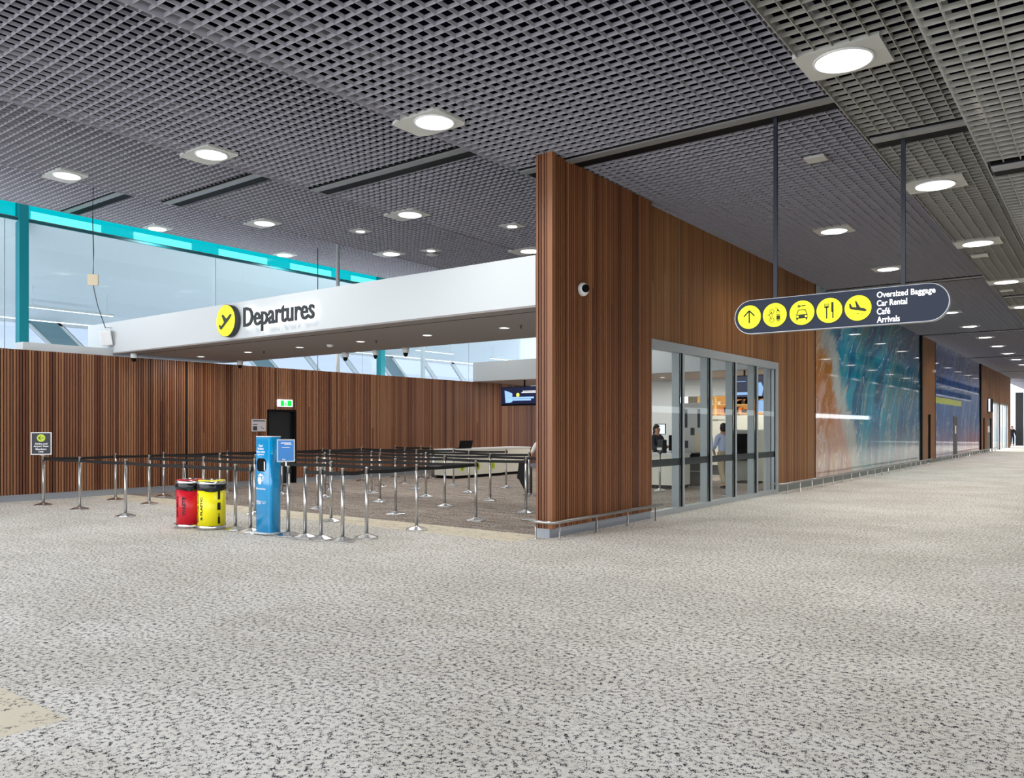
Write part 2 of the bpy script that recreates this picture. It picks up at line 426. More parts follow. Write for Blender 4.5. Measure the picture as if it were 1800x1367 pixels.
for (x0, x1, z, y0, y1, gm) in TIERS:
    b = MB()
    hs = [h for h in HOLES if abs(h[0] - z) < 0.01]
    nx = round((x1 - x0) / PITCH); px = (x1 - x0) / nx
    for i in range(nx + 1):
        x = x0 + i * px
        e = 0.045 if i in (0, nx) else 0.0
        for (a, c) in spans(y0, y1, [(h[3], h[4]) for h in hs if h[1] < x < h[2]]):
            b.box(x - BT/2, x + BT/2, a, c, z - e * 0.4, z + BD + e)
    ny = int((y1 - y0) / PITCH)
    for j in range(ny + 1):
        y = y0 + j * PITCH
        if any(ty - 0.02 < y < ty + 0.47 for ty in TR_Y): continue
        for (a, c) in spans(x0, x1, [(h[1], h[2]) for h in hs if h[3] < y < h[4]]):
            b.box(a, c, y - BT/2, y + BT/2, z + 0.001, z + BD - 0.001)
    struct(b.build('ceiling', gm, fix=False))
    struct(MB().box(x0, x1, y0, y1, z + 0.75, z + 0.8).build('ceiling_plenum', PLEN))
# risers between the tiers
for (xa, z0, z1, y1) in ((-17.1, 6.74, 7.97, 34), (-12.0, 6.12, 7.37, 34), (-7.15, 5.53, 6.75, 34), (-2.23, 4.95, 6.16, 95), (-1.05, 4.40, 5.58, 95)):
    struct(MB().box(xa - 0.02, xa - 0.012, -2.0, y1, z0, z1).build('ceiling_riser', PLEN))
# tracks
track_no = 0
for k, ty in enumerate(TR_Y):
    for ti, (x0, x1, z, y0, y1, gm) in enumerate(TIERS):
        if ty > y1: continue
        tr = empty('ceiling_track', ((x0 + x1) / 2, ty, z - 0.02),
                   'grey ceiling track in the ' + ['leftmost', 'second leftmost', 'third leftmost', 'wide middle', 'narrow right', 'lowest rightmost'][ti] +
                   ' grid strip, ' + ['nearest', 'second nearest', 'third nearest', 'fourth nearest', 'fifth nearest', 'farthest'][k], 'ceiling track', 'tracks across the grid ceiling')
        hx = (x1 - x0) / 2 - 0.03
        MB().box(-hx, hx, 0.0, 0.46, 0.012, 0.07).build('slot', BLACK, tr)
        MB().box(-hx, hx, 0.04, 0.20, -0.008, 0.012).build('bar', TRACKG, tr)

# ------------------------------------------------------------------ downlights
def downlight(name, label, group, x, y, z, r, power, px0, px1, py):
    e = empty(name, (x, y, z), label, 'ceiling light', group)
    n = 28
    # panel with a round hole
    b = MB(); vs = []; fs = []
    for k in range(n):
        a = 2 * PI * k / n; c, s_ = math.cos(a), math.sin(a)
        vs.append((r * c, r * s_, -0.012))
    for k in range(n):
        a = 2 * PI * k / n; c, s_ = math.cos(a), math.sin(a)
        hx = px1 if c > 0 else px0
        tt = min(hx / abs(c) if abs(c) > 1e-6 else 1e9, py / abs(s_) if abs(s_) > 1e-6 else 1e9)
        vs.append((tt * c, tt * s_, -0.012))
    for k in range(n):
        k2 = (k + 1) % n; fs.append((k, k2, n + k2, n + k))
    vs += [(v[0], v[1], 0.03) for v in vs[n:2*n]]
    for k in range(n):
        k2 = (k + 1) % n; fs.append((n + k, n + k2, 2*n + k2, 2*n + k))
    b.add(vs, fs); b.build('panel', PANEL, e)
    b = MB(); b.lathe([(r + 0.025, -0.014), (r + 0.025, -0.024), (r, -0.024), (r - 0.006, -0.006)], n, caps=False); b.build('trim_ring', SOFTW, e)
    b = MB(); m = b.v; rr = r - 0.006
    b.lathe([(rr, -0.006), (rr * 0.86, 0.05), (rr * 0.6, 0.085)], n, caps=False)
    b.build('reflector', LAMP, e)
    if r > 0.15 and y < 20:
        b = MB()
        vs = []; fs = []; nn = 28
        for k in range(nn):
            for dk, rad, zz in ((0, rr*0.99, -0.004), (0, rr*0.97, 0.004), (0.5, rr*0.89, 0.034)):
                a = 2 * PI * (k + dk) / nn; vs.append((rad * math.cos(a), rad * math.sin(a), zz))
        for k in range(nn):
            k2 = (k + 1) % nn; fs += [(3*k, 3*k+1, 3*k2+1, 3*k2), (3*k+1, 3*k+2, 3*k2+1)]
        b.add(vs, fs)
        b.build('facets', LAMPT, e)
    b = MB(); b.lathe([(rr * 0.62, 0.082), (0.0001, 0.0821)], n, caps=False); b.build('lens', LENS, e)
    L = bpy.data.lights.new(name + '_lamp', 'AREA'); L.shape = 'DISK'; L.size = rr * 1.1; L.energy = power; L.color = (1.0, 0.97, 0.92); L.spread = math.radians(150)
    lo = bpy.data.objects.new('lamp', L); COL.objects.link(lo); lo.parent = e; lo.location = (0, 0, 0.07)
    return e
ORD = ['nearest', 'second nearest', 'third nearest', 'fourth nearest', 'fifth nearest', 'sixth nearest', 'seventh nearest', 'eighth nearest', 'ninth nearest', 'tenth nearest', 'eleventh nearest', 'twelfth nearest', 'thirteenth nearest', 'fourteenth nearest', 'fifteenth nearest', 'sixteenth nearest', 'seventeenth nearest']
for (x, z, ys, where, p0, p1, py) in BIG:
    for k, y in enumerate(ys):
        o_ = 'farthest' if k == len(ys) - 1 and len(ys) > 1 else ORD[k]
        downlight('downlight', 'large round lit downlight in the ' + where + ((', ' + o_) if len(ys) > 1 else ''), 'large round ceiling downlights', x, y, z, 0.235, LAMP_W, p0, p1, py)
for (x, z, y, lab) in SMALL:
    downlight('small_downlight', lab, 'small ceiling downlights', x, y, z, 0.11, SMALL_W, 0.24, 0.24, 0.2)
for (x, y, z, lab) in ((-15.9, 17.27, 6.60, 'small pale square plate in the grid ceiling above the fascia'), (-3.39, 11.73, 5.39, 'small pale rectangular sensor plate in grid ceiling left of the sign rod'),
                       (-2.02, 17.43, 4.81, 'pale rectangular plate behind a strip downlight, nearer one'), (-2.02, 22.2, 4.81, 'pale rectangular plate behind a strip downlight, farther one')):
    o = MB().box(-0.14, 0.14, -0.12, 0.12, -0.02, 0.015).build('ceiling_plate', PANEL, bevel=0.004); o.location = (x, y, z); tag(o, lab, 'ceiling plate')

# ------------------------------------------------------------------ batten walls
def battens_y(b, x, y0, y1, z0, z1, out=0.035, pitch=0.06, wid=0.040, side=1, joints=True):
    n = int(round((y1 - y0) / pitch)); tone = 0.5
    for i in range(n):
        y = y0 + (i + 0.5) * (y1 - y0) / n
        if random.random() < 0.8: tone = random.random()
        tt = min(1, max(0, tone + random.uniform(-.15, .15)))
        zs = [z0, z1]
        if joints and random.random() < 0.07 and z1 - z0 > 2: zs = [z0, z0 + (z1 - z0) * random.uniform(0.3, 0.7), z1]
        for a, c in zip(zs[:-1], zs[1:]):
            b.box(min(x, x + side*out), max(x, x + side*out), y - wid/2, y + wid/2, a, c, tt)
            tt = min(1, max(0, random.random()))
def battens_x(b, y, x0, x1, z0, z1, out=0.035, pitch=0.06, wid=0.040):
    n = int(round((x1 - x0) / pitch))
    for i in range(n):
        x = x0 + (i + 0.5) * (x1 - x0) / n
        b.box(x - wid/2, x + wid/2, y - out, y, z0, z1, random.random())

def wall_with(name, back, bats, m, label=None):
    """one wall: backing slab (first material) + battens (second material)"""
    v = back.v + bats.v; o = len(back.v)
    me = bpy.data.meshes.new(name); me.from_pydata(v, [], back.f + [[i + o for i in f] for f in bats.f])
    at = me.attributes.new('rnd', 'FLOAT', 'FACE'); at.data.foreach_set('value', back.r + bats.r)
    me.materials.append(WOOD_B); me.materials.append(m)
    me.polygons.foreach_set('material_index', [0] * len(back.f) + [1] * len(bats.f)); me.update()
    ob = bpy.data.objects.new(name, me); COL.objects.link(ob)
    return struct(ob, label)

# left timber wall X = -18.4 (door opening Y 13.44..14.35, z < 2.02)
XL = -18.41
bk = MB(); bt = MB()
for (y0, y1, z0, z1) in ((1.0, 13.40, 0.14, 3.2), (13.40, 14.37, 2.05, 3.2), (14.37, 30.0, 0.14, 3.2)):
    bk.box(XL - 0.16, XL - 0.035, y0, y1, z0, z1)
for (y0, y1, z0, z1) in ((1.0, 11.0, 0.14, 3.2), (11.06, 13.40, 0.14, 3.2), (13.40, 14.37, 2.05, 3.2), (14.37, 30.0, 0.14, 3.2)):
    battens_y(bt, XL - 0.035, y0, y1, z0, z1)
wall_with('wall_left', bk, bt, WOOD_L)
sk = MB(); sk.box(XL - 0.16, XL - 0.02, 1.0, 13.40, 0, 0.14); sk.box(XL - 0.16, XL - 0.02, 14.37, 30.0, 0, 0.14)
struct(sk.build('baseboard_left', SKIRT))
# back door in the left wall
d = struct(MB().box(XL - 0.15, XL - 0.10, 13.46, 14.31, 0.0, 1.99).build('door_1', mat('black door leaf', (16, 20, 26), 0.4)))
fr = MB(); fr.box(XL - 0.16, XL + 0.0, 13.40, 13.46, 0, 2.05); fr.box(XL - 0.16, XL + 0.0, 14.31, 14.37, 0, 2.05); fr.box(XL - 0.16, XL + 0.0, 13.46, 14.31, 1.99, 2.05)
fr.build('door_frame', BLACK, d)
MB().tube([(XL - 0.10, 13.55, 1.0), (XL - 0.05, 13.55, 1.0), (XL - 0.05, 13.66, 1.0)], 0.01).build('door_handle', STEELB, d)

# facade (corridor side)
XN, XF = -6.30, -6.42
bk = MB(); bt = MB()
bk.box(-6.55, XN - 0.035, 9.30, 12.36, 0.13, 5.41)
battens_y(bt, XN - 0.035, 9.36, 12.36, 0.13, 5.41, pitch=0.058, wid=0.040)
bt.box(-6.345, -6.262, 9.262, 9.352, 0.13, 5.41, 0.95)
battens_x(bt, 9.30, -6.545, -6.35, 0.13, 5.41, pitch=0.053, wid=0.034)
wall_with('wall_corner', bk, bt, WOOD)
struct(MB().box(-6.552, -6.32, 9.285, 12.34, 0, 0.13).build('baseboard_corner', SKIRT))
bk = MB(); bt = MB()
for (y0, y1, z0, z1) in ((12.36, 19.0, 3.09, 5.42), (19.0, 22.12, 0.16, 5.42), (37.15, 38.5, 0.16, 5.42), (38.5, 39.25, 2.13, 5.42), (39.25, 40.35, 0.16, 5.42),
                         (55.85, 57.0, 0.16, 5.42), (57.0, 57.8, 2.15, 5.42), (57.8, 59.2, 0.16, 5.42), (59.2, 61.3, 2.15, 5.42), (61.3, 61.9, 0.16, 5.42),
                         (61.9, 65.6, 3.28, 5.42), (65.6, 66.3, 0.0, 5.42), (66.3, 71.7, 3.28, 5.42), (71.7, 73.4, 0.0, 5.42)):
    bk.box(XF - 0.16, XF - 0.03, y0, y1, z0, z1)
    battens_y(bt, XF - 0.03, y0, y1, z0, z1, out=0.03, pitch=0.06, wid=0.044)
wall_with('wall_facade', bk, bt, wood_mat('golden brown timber battens', [(128, 82, 46), (146, 98, 56), (162, 112, 64), (176, 124, 74), (156, 106, 62), (184, 134, 82)]))
sk = MB()
sk.box(XF - 0.16, XF - 0.01, 19.02, 38.5, 0, 0.16); sk.box(XF - 0.16, XF - 0.01, 39.25, 57.0, 0, 0.16); sk.box(XF - 0.16, XF - 0.01, 57.8, 59.2, 0, 0.16)
struct(sk.build('baseboard_facade', mat('greenish grey skirting', (120, 126, 122), 0.5)))
# inner white lining of the facade wall
ln = MB(); ln.box(-6.62, -6.551, 9.42, 12.4, 0, 5.4); ln.box(-6.72, -6.60, 12.4, 19.0, 3.09, 5.4); ln.box(-6.72, -6.60, 19.0, 36, 0, 5.4)
struct(ln.build('wall_lining', WHITE))

# murals
for (nm, y0, y1, sec, lab) in (('mural', 22.14, 37.12, False, 'tall glossy abstract mural in teal, white and sandy pink on the facade'),
                               ('mural', 40.38, 55.82, True, 'second glossy abstract mural in indigo and blue with a yellow stroke')):
    m_ = mural('poured paint mural ' + ('b' if sec else 'a'), y0, y1, sec)
    e = empty(nm, (XF, y0, 0.0), lab, 'mural', 'glossy murals along the corridor')
    o = MB().box(XF - 0.1, XF - 0.02, y0 + 0.05, y1 - 0.05, 0.17, 5.42).build('artwork_panel', m_, e); o.location = (-XF, -y0, 0)
    fr = MB().box(-0.14, 0.035, (y1 - y0) - 0.2, (y1 - y0), 0.17, 5.42).box(-0.14, 0.0, 0, 0.05, 0.17, 5.42)
    fr.build('edge_frame', BLACK, e)

# big shopfront window
wy = [12.42, 13.73, 15.01, 16.31, 17.58, 18.95]
fr = MB()
fr.box(-6.50, -6.36, 12.36, 19.0, 2.93, 3.09); fr.box(-6.50, -6.36, 12.36, 19.0, 0.0, 0.09)
fr.box(-6.50, -6.36, 12.36, 12.44, 0.09, 2.93); fr.box(-6.50, -6.36, 18.90, 19.0, 0.09, 2.93)
for y in wy[1:-1]: fr.box(-6.42, -6.36, y + 0.02, y + 0.065, 0.09, 2.93)
win = struct(fr.build('window_1', ALU))
fn = MB()
for y in wy[1:-1]: fn.box(-6.575, -6.43, y - 0.03, y + 0.03, 0.0, 3.0)
fn.box(-6.60, -6.51, 18.86, 18.98, 0.0, 3.0)
fn.build('window_fin', ALUD, win)
sl = MB()
for y in wy[1:-1] + [18.84]: sl.box(-6.40, -6.385, y - 0.02, y + 0.02, 0.09, 2.93)
sl.build('seal', BLACK, win)
for i in range(5):
    o = MB().box(-6.405, -6.395, wy[i] + (0.06 if i else 0.02), wy[i+1] - (0.012 if i < 4 else 0.11), 0.09, 2.93).build('pane', GLASS, win)
    s_ = MB().box(-6.408, -6.406, wy[i] + (0.06 if i else 0.02), wy[i+1] - (0.012 if i < 4 else 0.11), 0.86, 0.99).build('safety_strip', mat('dark safety strip', (34, 42, 46), 0.4), win)

# far doors and shop openings
DG = mat('grey service door', (84, 80, 78), 0.5)
for i, (y0, y1, z1) in enumerate(((38.5, 39.25, 2.13), (57.0, 57.8, 2.15), (59.2, 61.3, 2.15))):
    dd = struct(MB().box(XF - 0.15, XF - 0.10, y0, y1, 0, z1).build('door_%d' % (i + 2), DG if i != 2 else mat('pale grey door', (120, 118, 118), 0.5)))
    MB().box(XF - 0.10, XF - 0.09, y0 + 0.12, y1 - 0.2, 1.25, 1.65).build('notice', WTEXT, dd)
dd = struct(MB().box(XF - 0.02, XF - 0.0, 45.6, 46.7, 0, 2.12).build('door_5', DG)); MB().box(XF + 0.0, XF + 0.008, 45.9, 46.3, 1.25, 1.65).build('notice', WTEXT, dd)
for i, (y0, y1) in enumerate(((61.9, 65.6), (66.3, 71.7))):
    fr = MB(); fr.box(XF - 0.1, XF - 0.02, y0, y1, 3.18, 3.28); n = 3 if i else 2
    for k in range(n + 1):
        yy = y0 + (y1 - y0 - 0.1) * k / n; fr.box(XF - 0.1, XF - 0.02, yy, yy + 0.1, 0, 3.18)
    ww = struct(fr.build('window_%d' % (i + 2), ALU))
    MB().box(XF - 0.065, XF - 0.055, y0 + 0.1, y1 - 0.1, 0.02, 3.18).build('pane', GLASS, ww)
struct(MB().box(-10.2, -10.1, 60.0, 74.0, 0, 4.0).build('wall_shop', mat('bright shop wall', (240, 240, 244), 0.6)))
struct(MB().box(-10.1, -6.6, 60.0, 74.0, 3.4, 3.5).build('ceiling_shop', WHITE))
struct(MB().box(-12, XW, 56.0, 112, -0.1, 0.0).build('floor', CARPET))
for i, y in enumerate((63.5, 69.0)):
    L = bpy.data.lights.new('shop_lamp', 'AREA'); L.size = 2.0; L.energy = 260; L.color = (1, 0.98, 0.97)
    e = empty('ceiling_lamp', (-8.3, y, 3.39), ('nearer' if not i else 'farther') + ' square ceiling lamp inside the shops at the corridor end', 'ceiling light')
    MB().box(-1, 1, -1, 1, -0.01, 0.008).build('diffuser', mat('lit diffuser', (250, 250, 250), 0.5, emit=2.0), e)
    lo = bpy.data.objects.new('lamp', L); COL.objects.link(lo); lo.parent = e; lo.location = (0, 0, -0.03)
# corridor wall opposite the facade, with a high strip window
wr = MB(); wr.box(8.8, 9.0, 7.0, 111, 0, 2.45); wr.box(8.8, 9.0, 7.0, 111, 2.85, 6.0)
struct(wr.build('wall_right', mat('grey right wall', (70, 69, 70), 0.7)))
struct(MB().box(8.88, 8.9, 7.0, 111, 2.45, 2.85).build('window_20', GLASS))
struct(MB().box(4.0, 9.0, -4, 95, 4.28, 4.36).build('ceiling_right', mat('grey flat ceiling', (120, 118, 116), 0.7)))
# corridor end
struct(MB().box(-30, -7.5, 111.0, 111.3, 0, 7).build('wall_end', mat('lavender white end wall', (226, 226, 240), 0.6)))
struct(MB().box(-5.2, 10, 100.0, 100.3, 0, 7).build('wall_reflection_block', mat('dark mural reflection blocker', (70, 70, 74), 0.7)))  # unseen dark wall added to dim the far reflection in the murals

# ------------------------------------------------------------------ skirting rails
def rail(name, label, path, posts, z=0.245):
    e = empty(name, (posts[0][0], posts[0][1], 0), label, 'bumper rail', 'steel bumper rails at the foot of the facade')
    ox, oy = posts[0]
    MB().tube([(x - ox, y - oy, z) for x, y in path], 0.024, 12).build('tube', STEELB, e)
    for (x, y) in posts:
        b = MB(); b.lathe([(0.030, 0.0), (0.030, 0.006), (0.012, 0.008), (0.012, z - 0.01)], 12, (x - ox, y - oy, 0)); b.build('post', STEELB, e)
rail('bumper_rail', 'short steel bumper rail wrapping the foot of the tall timber corner', [(-6.66, 9.10), (-6.20, 9.08), (-6.14, 9.12), (-6.12, 9.18), (-6.12, 12.38)],
     [(-6.43, 9.10), (-6.13, 9.25), (-6.12, 10.22), (-6.12, 11.17), (-6.12, 12.14)])
rail('bumper_rail', 'long steel bumper rail below the teal mural', [(-6.30, 18.55), (-6.16, 18.50), (-6.10, 18.62), (-6.10, 37.6), (-6.16, 37.8)], [(-6.10, 18.85 + 0.955 * k) for k in range(20)])
rail('bumper_rail', 'far steel bumper rail below the indigo mural', [(-6.16, 39.6), (-6.10, 39.75), (-6.10, 60.9)], [(-6.10, 40.0 + 0.955 * k) for k in range(22)])

# ------------------------------------------------------------------ white bulkheads with soffits
YB = 9.27
bb = MB(); bb.box(-19.75, -6.552, YB, 12.40, 3.29, 4.0)
struct(bb.build('wall_bulkhead_front', WHITE))
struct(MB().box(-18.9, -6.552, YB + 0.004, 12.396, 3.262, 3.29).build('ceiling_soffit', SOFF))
struct(MB().box(-18.4, -6.552, 9.63, 9.645, 3.258, 3.262).build('trim_1', BLACK))
# ledge behind the top of the left wall
struct(MB().box(-18.95, -18.55, 7.35, YB, 3.2, 3.38).build('trim_2', WHITE))
bb = MB(); bb.box(-18.45, -6.64, 22.2, 25.6, 3.22, 3.9)
struct(bb.build('wall_bulkhead_rear', WHITE))
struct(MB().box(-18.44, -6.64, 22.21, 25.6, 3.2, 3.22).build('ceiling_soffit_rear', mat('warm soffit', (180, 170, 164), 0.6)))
for k, x in enumerate((-17.56, -15.67, -13.84, -11.95, -10.15, -8.35)):
    e = empty('soffit_light', (x, 10.89, 3.262), 'small round recessed light in the grey soffit, ' + ['leftmost', 'second from left', 'third from left', 'fourth from left', 'second from right', 'rightmost'][k], 'ceiling light', 'soffit downlights behind the fascia')
    MB().lathe([(0.10, 0.0), (0.10, -0.008), (0.08, -0.008), (0.08, 0.0)], 20, caps=False).build('ring', SOFTW, e)
    MB().lathe([(0.08, -0.003), (0.0001, -0.0031)], 20, caps=False).build('lens', LENS, e)
    L = bpy.data.lights.new('soffit_lamp', 'AREA'); L.shape = 'DISK'; L.size = 0.14; L.energy = 16; L.color = (1, 0.96, 0.9)
    lo = bpy.data.objects.new('lamp', L); COL.objects.link(lo); lo.parent = e; lo.location = (0, 0, -0.012)
for k, x in enumerate((-16.6, -14.2, -11.8, -9.4, -7.6)):
    e = empty('soffit_light', (x, 23.9, 3.2), 'small round recessed light under the rear bulkhead, ' + ['leftmost', 'second from left', 'middle', 'second from right', 'rightmost'][k], 'ceiling light', 'soffit downlights under the rear bulkhead')
    MB().lathe([(0.10, 0.0), (0.10, -0.008), (0.08, -0.008), (0.08, 0.0)], 20, caps=False).build('ring', SOFTW, e)
    MB().lathe([(0.08, -0.003), (0.0001, -0.0031)], 20, caps=False).build('lens', LENS, e)
    L = bpy.data.lights.new('soffit_lamp', 'AREA'); L.shape = 'DISK'; L.size = 0.14; L.energy = 45; L.color = (1, 0.96, 0.9)
    lo = bpy.data.objects.new('lamp', L); COL.objects.link(lo); lo.parent = e; lo.location = (0, 0, -0.012)
def dome(x, y, z, label, r=0.075, up=False):
    e = empty('dome_camera', (x, y, z), label, 'security camera', 'dome cameras under the soffit')
    MB().lathe([(r, 0.0), (r, -0.09), (r * 0.8, -0.11)], 18).build('housing', SOFTW, e)
    MB().lathe([(r * 0.72, -0.11), (r * 0.66, -0.15), (r * 0.4, -0.185), (0.0001, -0.195)], 18).build('lens_dome', BLACK, e)
dome(-18.05, 9.50, 3.262, 'white dome camera where the white fascia meets the timber wall')
dome(-17.9, 12.2, 3.262, 'white dome camera under the soffit above the timber wall, back edge')
dome(-14.0, 12.30, 3.262, 'black and white dome camera at soffit back edge, leftmost of the three')
dome(-13.05, 12.33, 3.262, 'small dome camera at soffit back edge, middle of the three', 0.06)
dome(-12.11, 12.32, 3.262, 'black and white dome camera at soffit back edge, rightmost of the three')
for (x, y, lab) in ((-12.93, 10.94, 'round white smoke detector between soffit lights'),):
    o = MB().lathe([(0.07, 0), (0.07, -0.02), (0.04, -0.045), (0.0001, -0.05)], 18).build('smoke_detector', SOFTW); o.location = (x, y, 3.262); tag(o, lab, 'smoke detector')
for k, (x, y) in enumerate(((-15.18, 10.96), (-11.58, 10.96), (-7.94, 10.81))):
    o = MB().lathe([(0.03, 0), (0.012, -0.01), (0.012, -0.04), (0.022, -0.045), (0.0001, -0.05)], 12).build('sprinkler', DARKG); o.location = (x, y, 3.262)
    tag(o, 'tiny sprinkler head under the grey soffit, ' + ['leftmost', 'middle', 'rightmost'][k] + ' of three', 'sprinkler', 'soffit sprinklers')
# facade dome camera
e = empty('dome_camera', (XN, 10.06, 3.59), 'white ball camera with black lens on the timber corner wall', 'security camera', None)
b = MB(); b.lathe([(0.06, 0), (0.10, 0.02), (0.10, 0.07), (0.07, 0.11), (0.0001, 0.13)], 20); o = b.build('housing', SOFTW, e); o.rotation_euler = (0, PI/2, 0)
b = MB(); b.lathe([(0.055, 0.10), (0.06, 0.14), (0.035, 0.165), (0.0001, 0.17)], 18); o = b.build('lens_dome', BLACK, e); o.rotation_euler = (0, PI/2, -0.35)
e = empty('dome_camera', (XF + 0.0, 39.7, 4.06), 'tiny white camera high on the timber strip between the murals', 'security camera')
MB().box(0, 0.12, -0.05, 0.05, -0.06, 0.06).build('housing', SOFTW, e)

# ------------------------------------------------------------------ Departures sign
sg = empty('departures_sign', (-13.87, YB, 3.64), 'yellow disc with plane and dark backlit lettering reading Departures', 'sign')
def rel(o, dx, dy, dz): o.location = (dx, dy, dz); return o
MB().disc(0, 0, 0.315, -0.135, -0.02, 48).build('disc_case', DARKG, sg)
MB().disc(0, 0, 0.305, -0.142, -0.135, 48).build('disc_face', YSIGN, sg)
MB().disc(0, 0, 0.1, -0.02, 0.0, 16).build('mount', DARKG, sg)
def plane_up(s=1.0, flip=False, y0=-0.15, y1=-0.143):
    """side-view aeroplane, nose up right"""
    P = [(-0.62, -0.26), (-0.52, -0.44), (-0.40, -0.50), (0.40, 0.06), (0.60, 0.26), (0.58, 0.34), (0.46, 0.34), (0.10, 0.10), (-0.20, 0.36), (-0.34, 0.38), (-0.34, 0.28), (-0.12, -0.08), (-0.40, -0.30), (-0.56, -0.18)]
    if flip: P = [(x, z) for x, z in [(-0.60, 0.36), (-0.50, 0.36), (-0.40, 0.10), (-0.10, 0.06), (-0.20, 0.50), (-0.10, 0.50), (0.16, 0.02), (0.44, -0.06), (0.58, -0.16), (0.60, -0.24), (0.46, -0.28), (-0.48, -0.06), (-0.58, 0.04)]]
    return MB().prism([(x * s, z * s) for x, z in P][::-1], y0, y1)
plane_up(0.34).build('plane_pictogram', KGREEN, sg)
lt = text('Departures', 'lettering', mat('dark lettering front', (30, 34, 38), 0.5), sg, 0, -0.03, -0.075, width=2.09, height=0.49, left=0.50, depth=0.03, bold=0.014)
hl = text('Departures', 'halo_backlight', mat('halo light', (255, 255, 255), 0.5, emit=3.2), sg, 0, -0.03, -0.055, width=2.09, height=0.49, left=0.50, depth=0.006, bold=0.012)

# ------------------------------------------------------------------ hanging capsule sign
HS = empty('hanging_sign', (-2.64, 9.9, 2.94), 'navy capsule sign hanging on two rods with yellow pictograms and white directions', 'sign')
def capsule(hw, r, n=16):
    P = []
    for k in range(n + 1):
        a = -PI/2 + PI * k / n; P.append((hw - r + r * math.cos(a), r * math.sin(a)))
    for k in range(n + 1):
        a = PI/2 + PI * k / n; P.append((-hw + r + r * math.cos(a), r * math.sin(a)))
    return P
MB().prism(capsule(1.215, 0.212), -0.055, 0.055, True).build('case', mat('silver sign edge', (170, 172, 176), 0.3, 0.6), HS)
MB().prism(capsule(1.205, 0.205), -0.06, -0.055).build('face', NAVY, HS)
MB().prism(capsule(1.205, 0.205), 0.055, 0.06).build('back_face', NAVY, HS)
for x, zt in ((-3.35, 5.41), (-1.90, 4.84)):
    MB().box(x + 2.64 - 0.022, x + 2.64 + 0.022, -0.02, 0.02, 0.2, zt - 2.94 + 0.01).build('rod', NAVYD, HS)
cxs = [-3.66 + 2.64, -3.34 + 2.64, -3.01 + 2.64, -2.69 + 2.64, -2.37 + 2.64]
for i, cx in enumerate(cxs):
    MB().disc(cx, 0.0, 0.153, -0.062, -0.060, 40).build('disc_rim', KTEXT, HS)
    d_ = MB().disc(cx, 0.0, 0.147, -0.066, -0.060, 40).build('pictogram_disc', YSIGN, HS)
    b = MB(); y0, y1 = -0.069, -0.066
    def bar(ax, az, bx, bz, wd):
        dx, dz = bx - ax, bz - az; L_ = math.hypot(dx, dz); wd = wd * 1.15 + 0.0012; nx_, nz_ = -dz / L_ * wd / 2, dx / L_ * wd / 2
        b.prism([(cx + ax + nx_, az + nz_), (cx + bx + nx_, bz + nz_), (cx + bx - nx_, bz - nz_), (cx + ax - nx_, az - nz_)], y0, y1)
    def ring(ax, az, r, wd, n=18):
        for k in range(n):
            a, c = 2*PI*k/n, 2*PI*(k+1)/n
            bar(ax + r*math.cos(a), az + r*math.sin(a), ax + r*math.cos(c), az + r*math.sin(c), wd)
    if i == 0:
        bar(0, -0.075, 0, 0.075, 0.013); bar(0, 0.08, -0.068, 0.01, 0.013); bar(0, 0.08, 0.068, 0.01, 0.013)
    elif i == 1:
        ring(-0.035, 0.045, 0.027, 0.004); ring(-0.035, -0.06, 0.027, 0.004); bar(-0.035, 0.045, -0.065, 0.0, 0.004); bar(-0.065, 0.0, -0.035, -0.06, 0.004); bar(-0.035, 0.045, -0.03, -0.02, 0.004); bar(-0.09, 0.005, -0.06, 0.01, 0.005)
        bar(0.045, -0.062, 0.045, -0.008, 0.038); bar(0.025, 0.004, 0.065, 0.004, 0.006); bar(0.025, -0.075, 0.065, -0.075, 0.006); bar(0.01, 0.095, 0.045, 0.065, 0.004); bar(0.03, 0.06, 0.055, 0.045, 0.014); bar(0.02, 0.035, 0.035, 0.03, 0.008); bar(0.06, 0.035, 0.07, 0.03, 0.008)
    elif i == 2:
        bar(-0.068, -0.045, 0.068, -0.045, 0.042); bar(-0.06, -0.02, -0.042, 0.032, 0.007); bar(0.06, -0.02, 0.042, 0.032, 0.007); bar(-0.044, 0.034, 0.044, 0.034, 0.008)
        bar(-0.056, -0.065, -0.056, -0.088, 0.014); bar(0.056, -0.065, 0.056, -0.088, 0.014); bar(-0.02, 0.082, 0.045, 0.085, 0.009); ring(-0.035, 0.08, 0.011, 0.009, 8)
    elif i == 3:
        bar(-0.03, -0.095, -0.03, 0.045, 0.012); bar(-0.056, 0.04, -0.006, 0.04, 0.014)
        for q in range(4): bar(-0.052 + q * 0.0145, 0.045, -0.052 + q * 0.0145, 0.085, 0.004)
        bar(0.036, -0.02, 0.036, 0.095, 0.022); bar(0.042, -0.095, 0.042, 0.0, 0.012)
    else:
        P = [(x_ * 0.16, z_ * 0.16) for x_, z_ in [(-0.60, 0.36), (-0.50, 0.36), (-0.40, 0.10), (-0.10, 0.06), (-0.20, 0.50), (-0.10, 0.50), (0.16, 0.02), (0.44, -0.06), (0.58, -0.16), (0.60, -0.24), (0.46, -0.28), (-0.48, -0.06), (-0.58, 0.04)]]
        b.prism([(cx + x_, z_) for x_, z_ in P], y0, y1); bar(-0.01, -0.062, 0.01, -0.064, 0.005); bar(0.04, -0.07, 0.055, -0.072, 0.005)
    b.build('pictogram', KGREEN, HS)
    if i == 2:
        for sx_ in (-1, 1): MB().disc(cx + sx_ * 0.05, -0.045, 0.014, -0.071, -0.069, 14).build('headlight', YSIGN, HS)
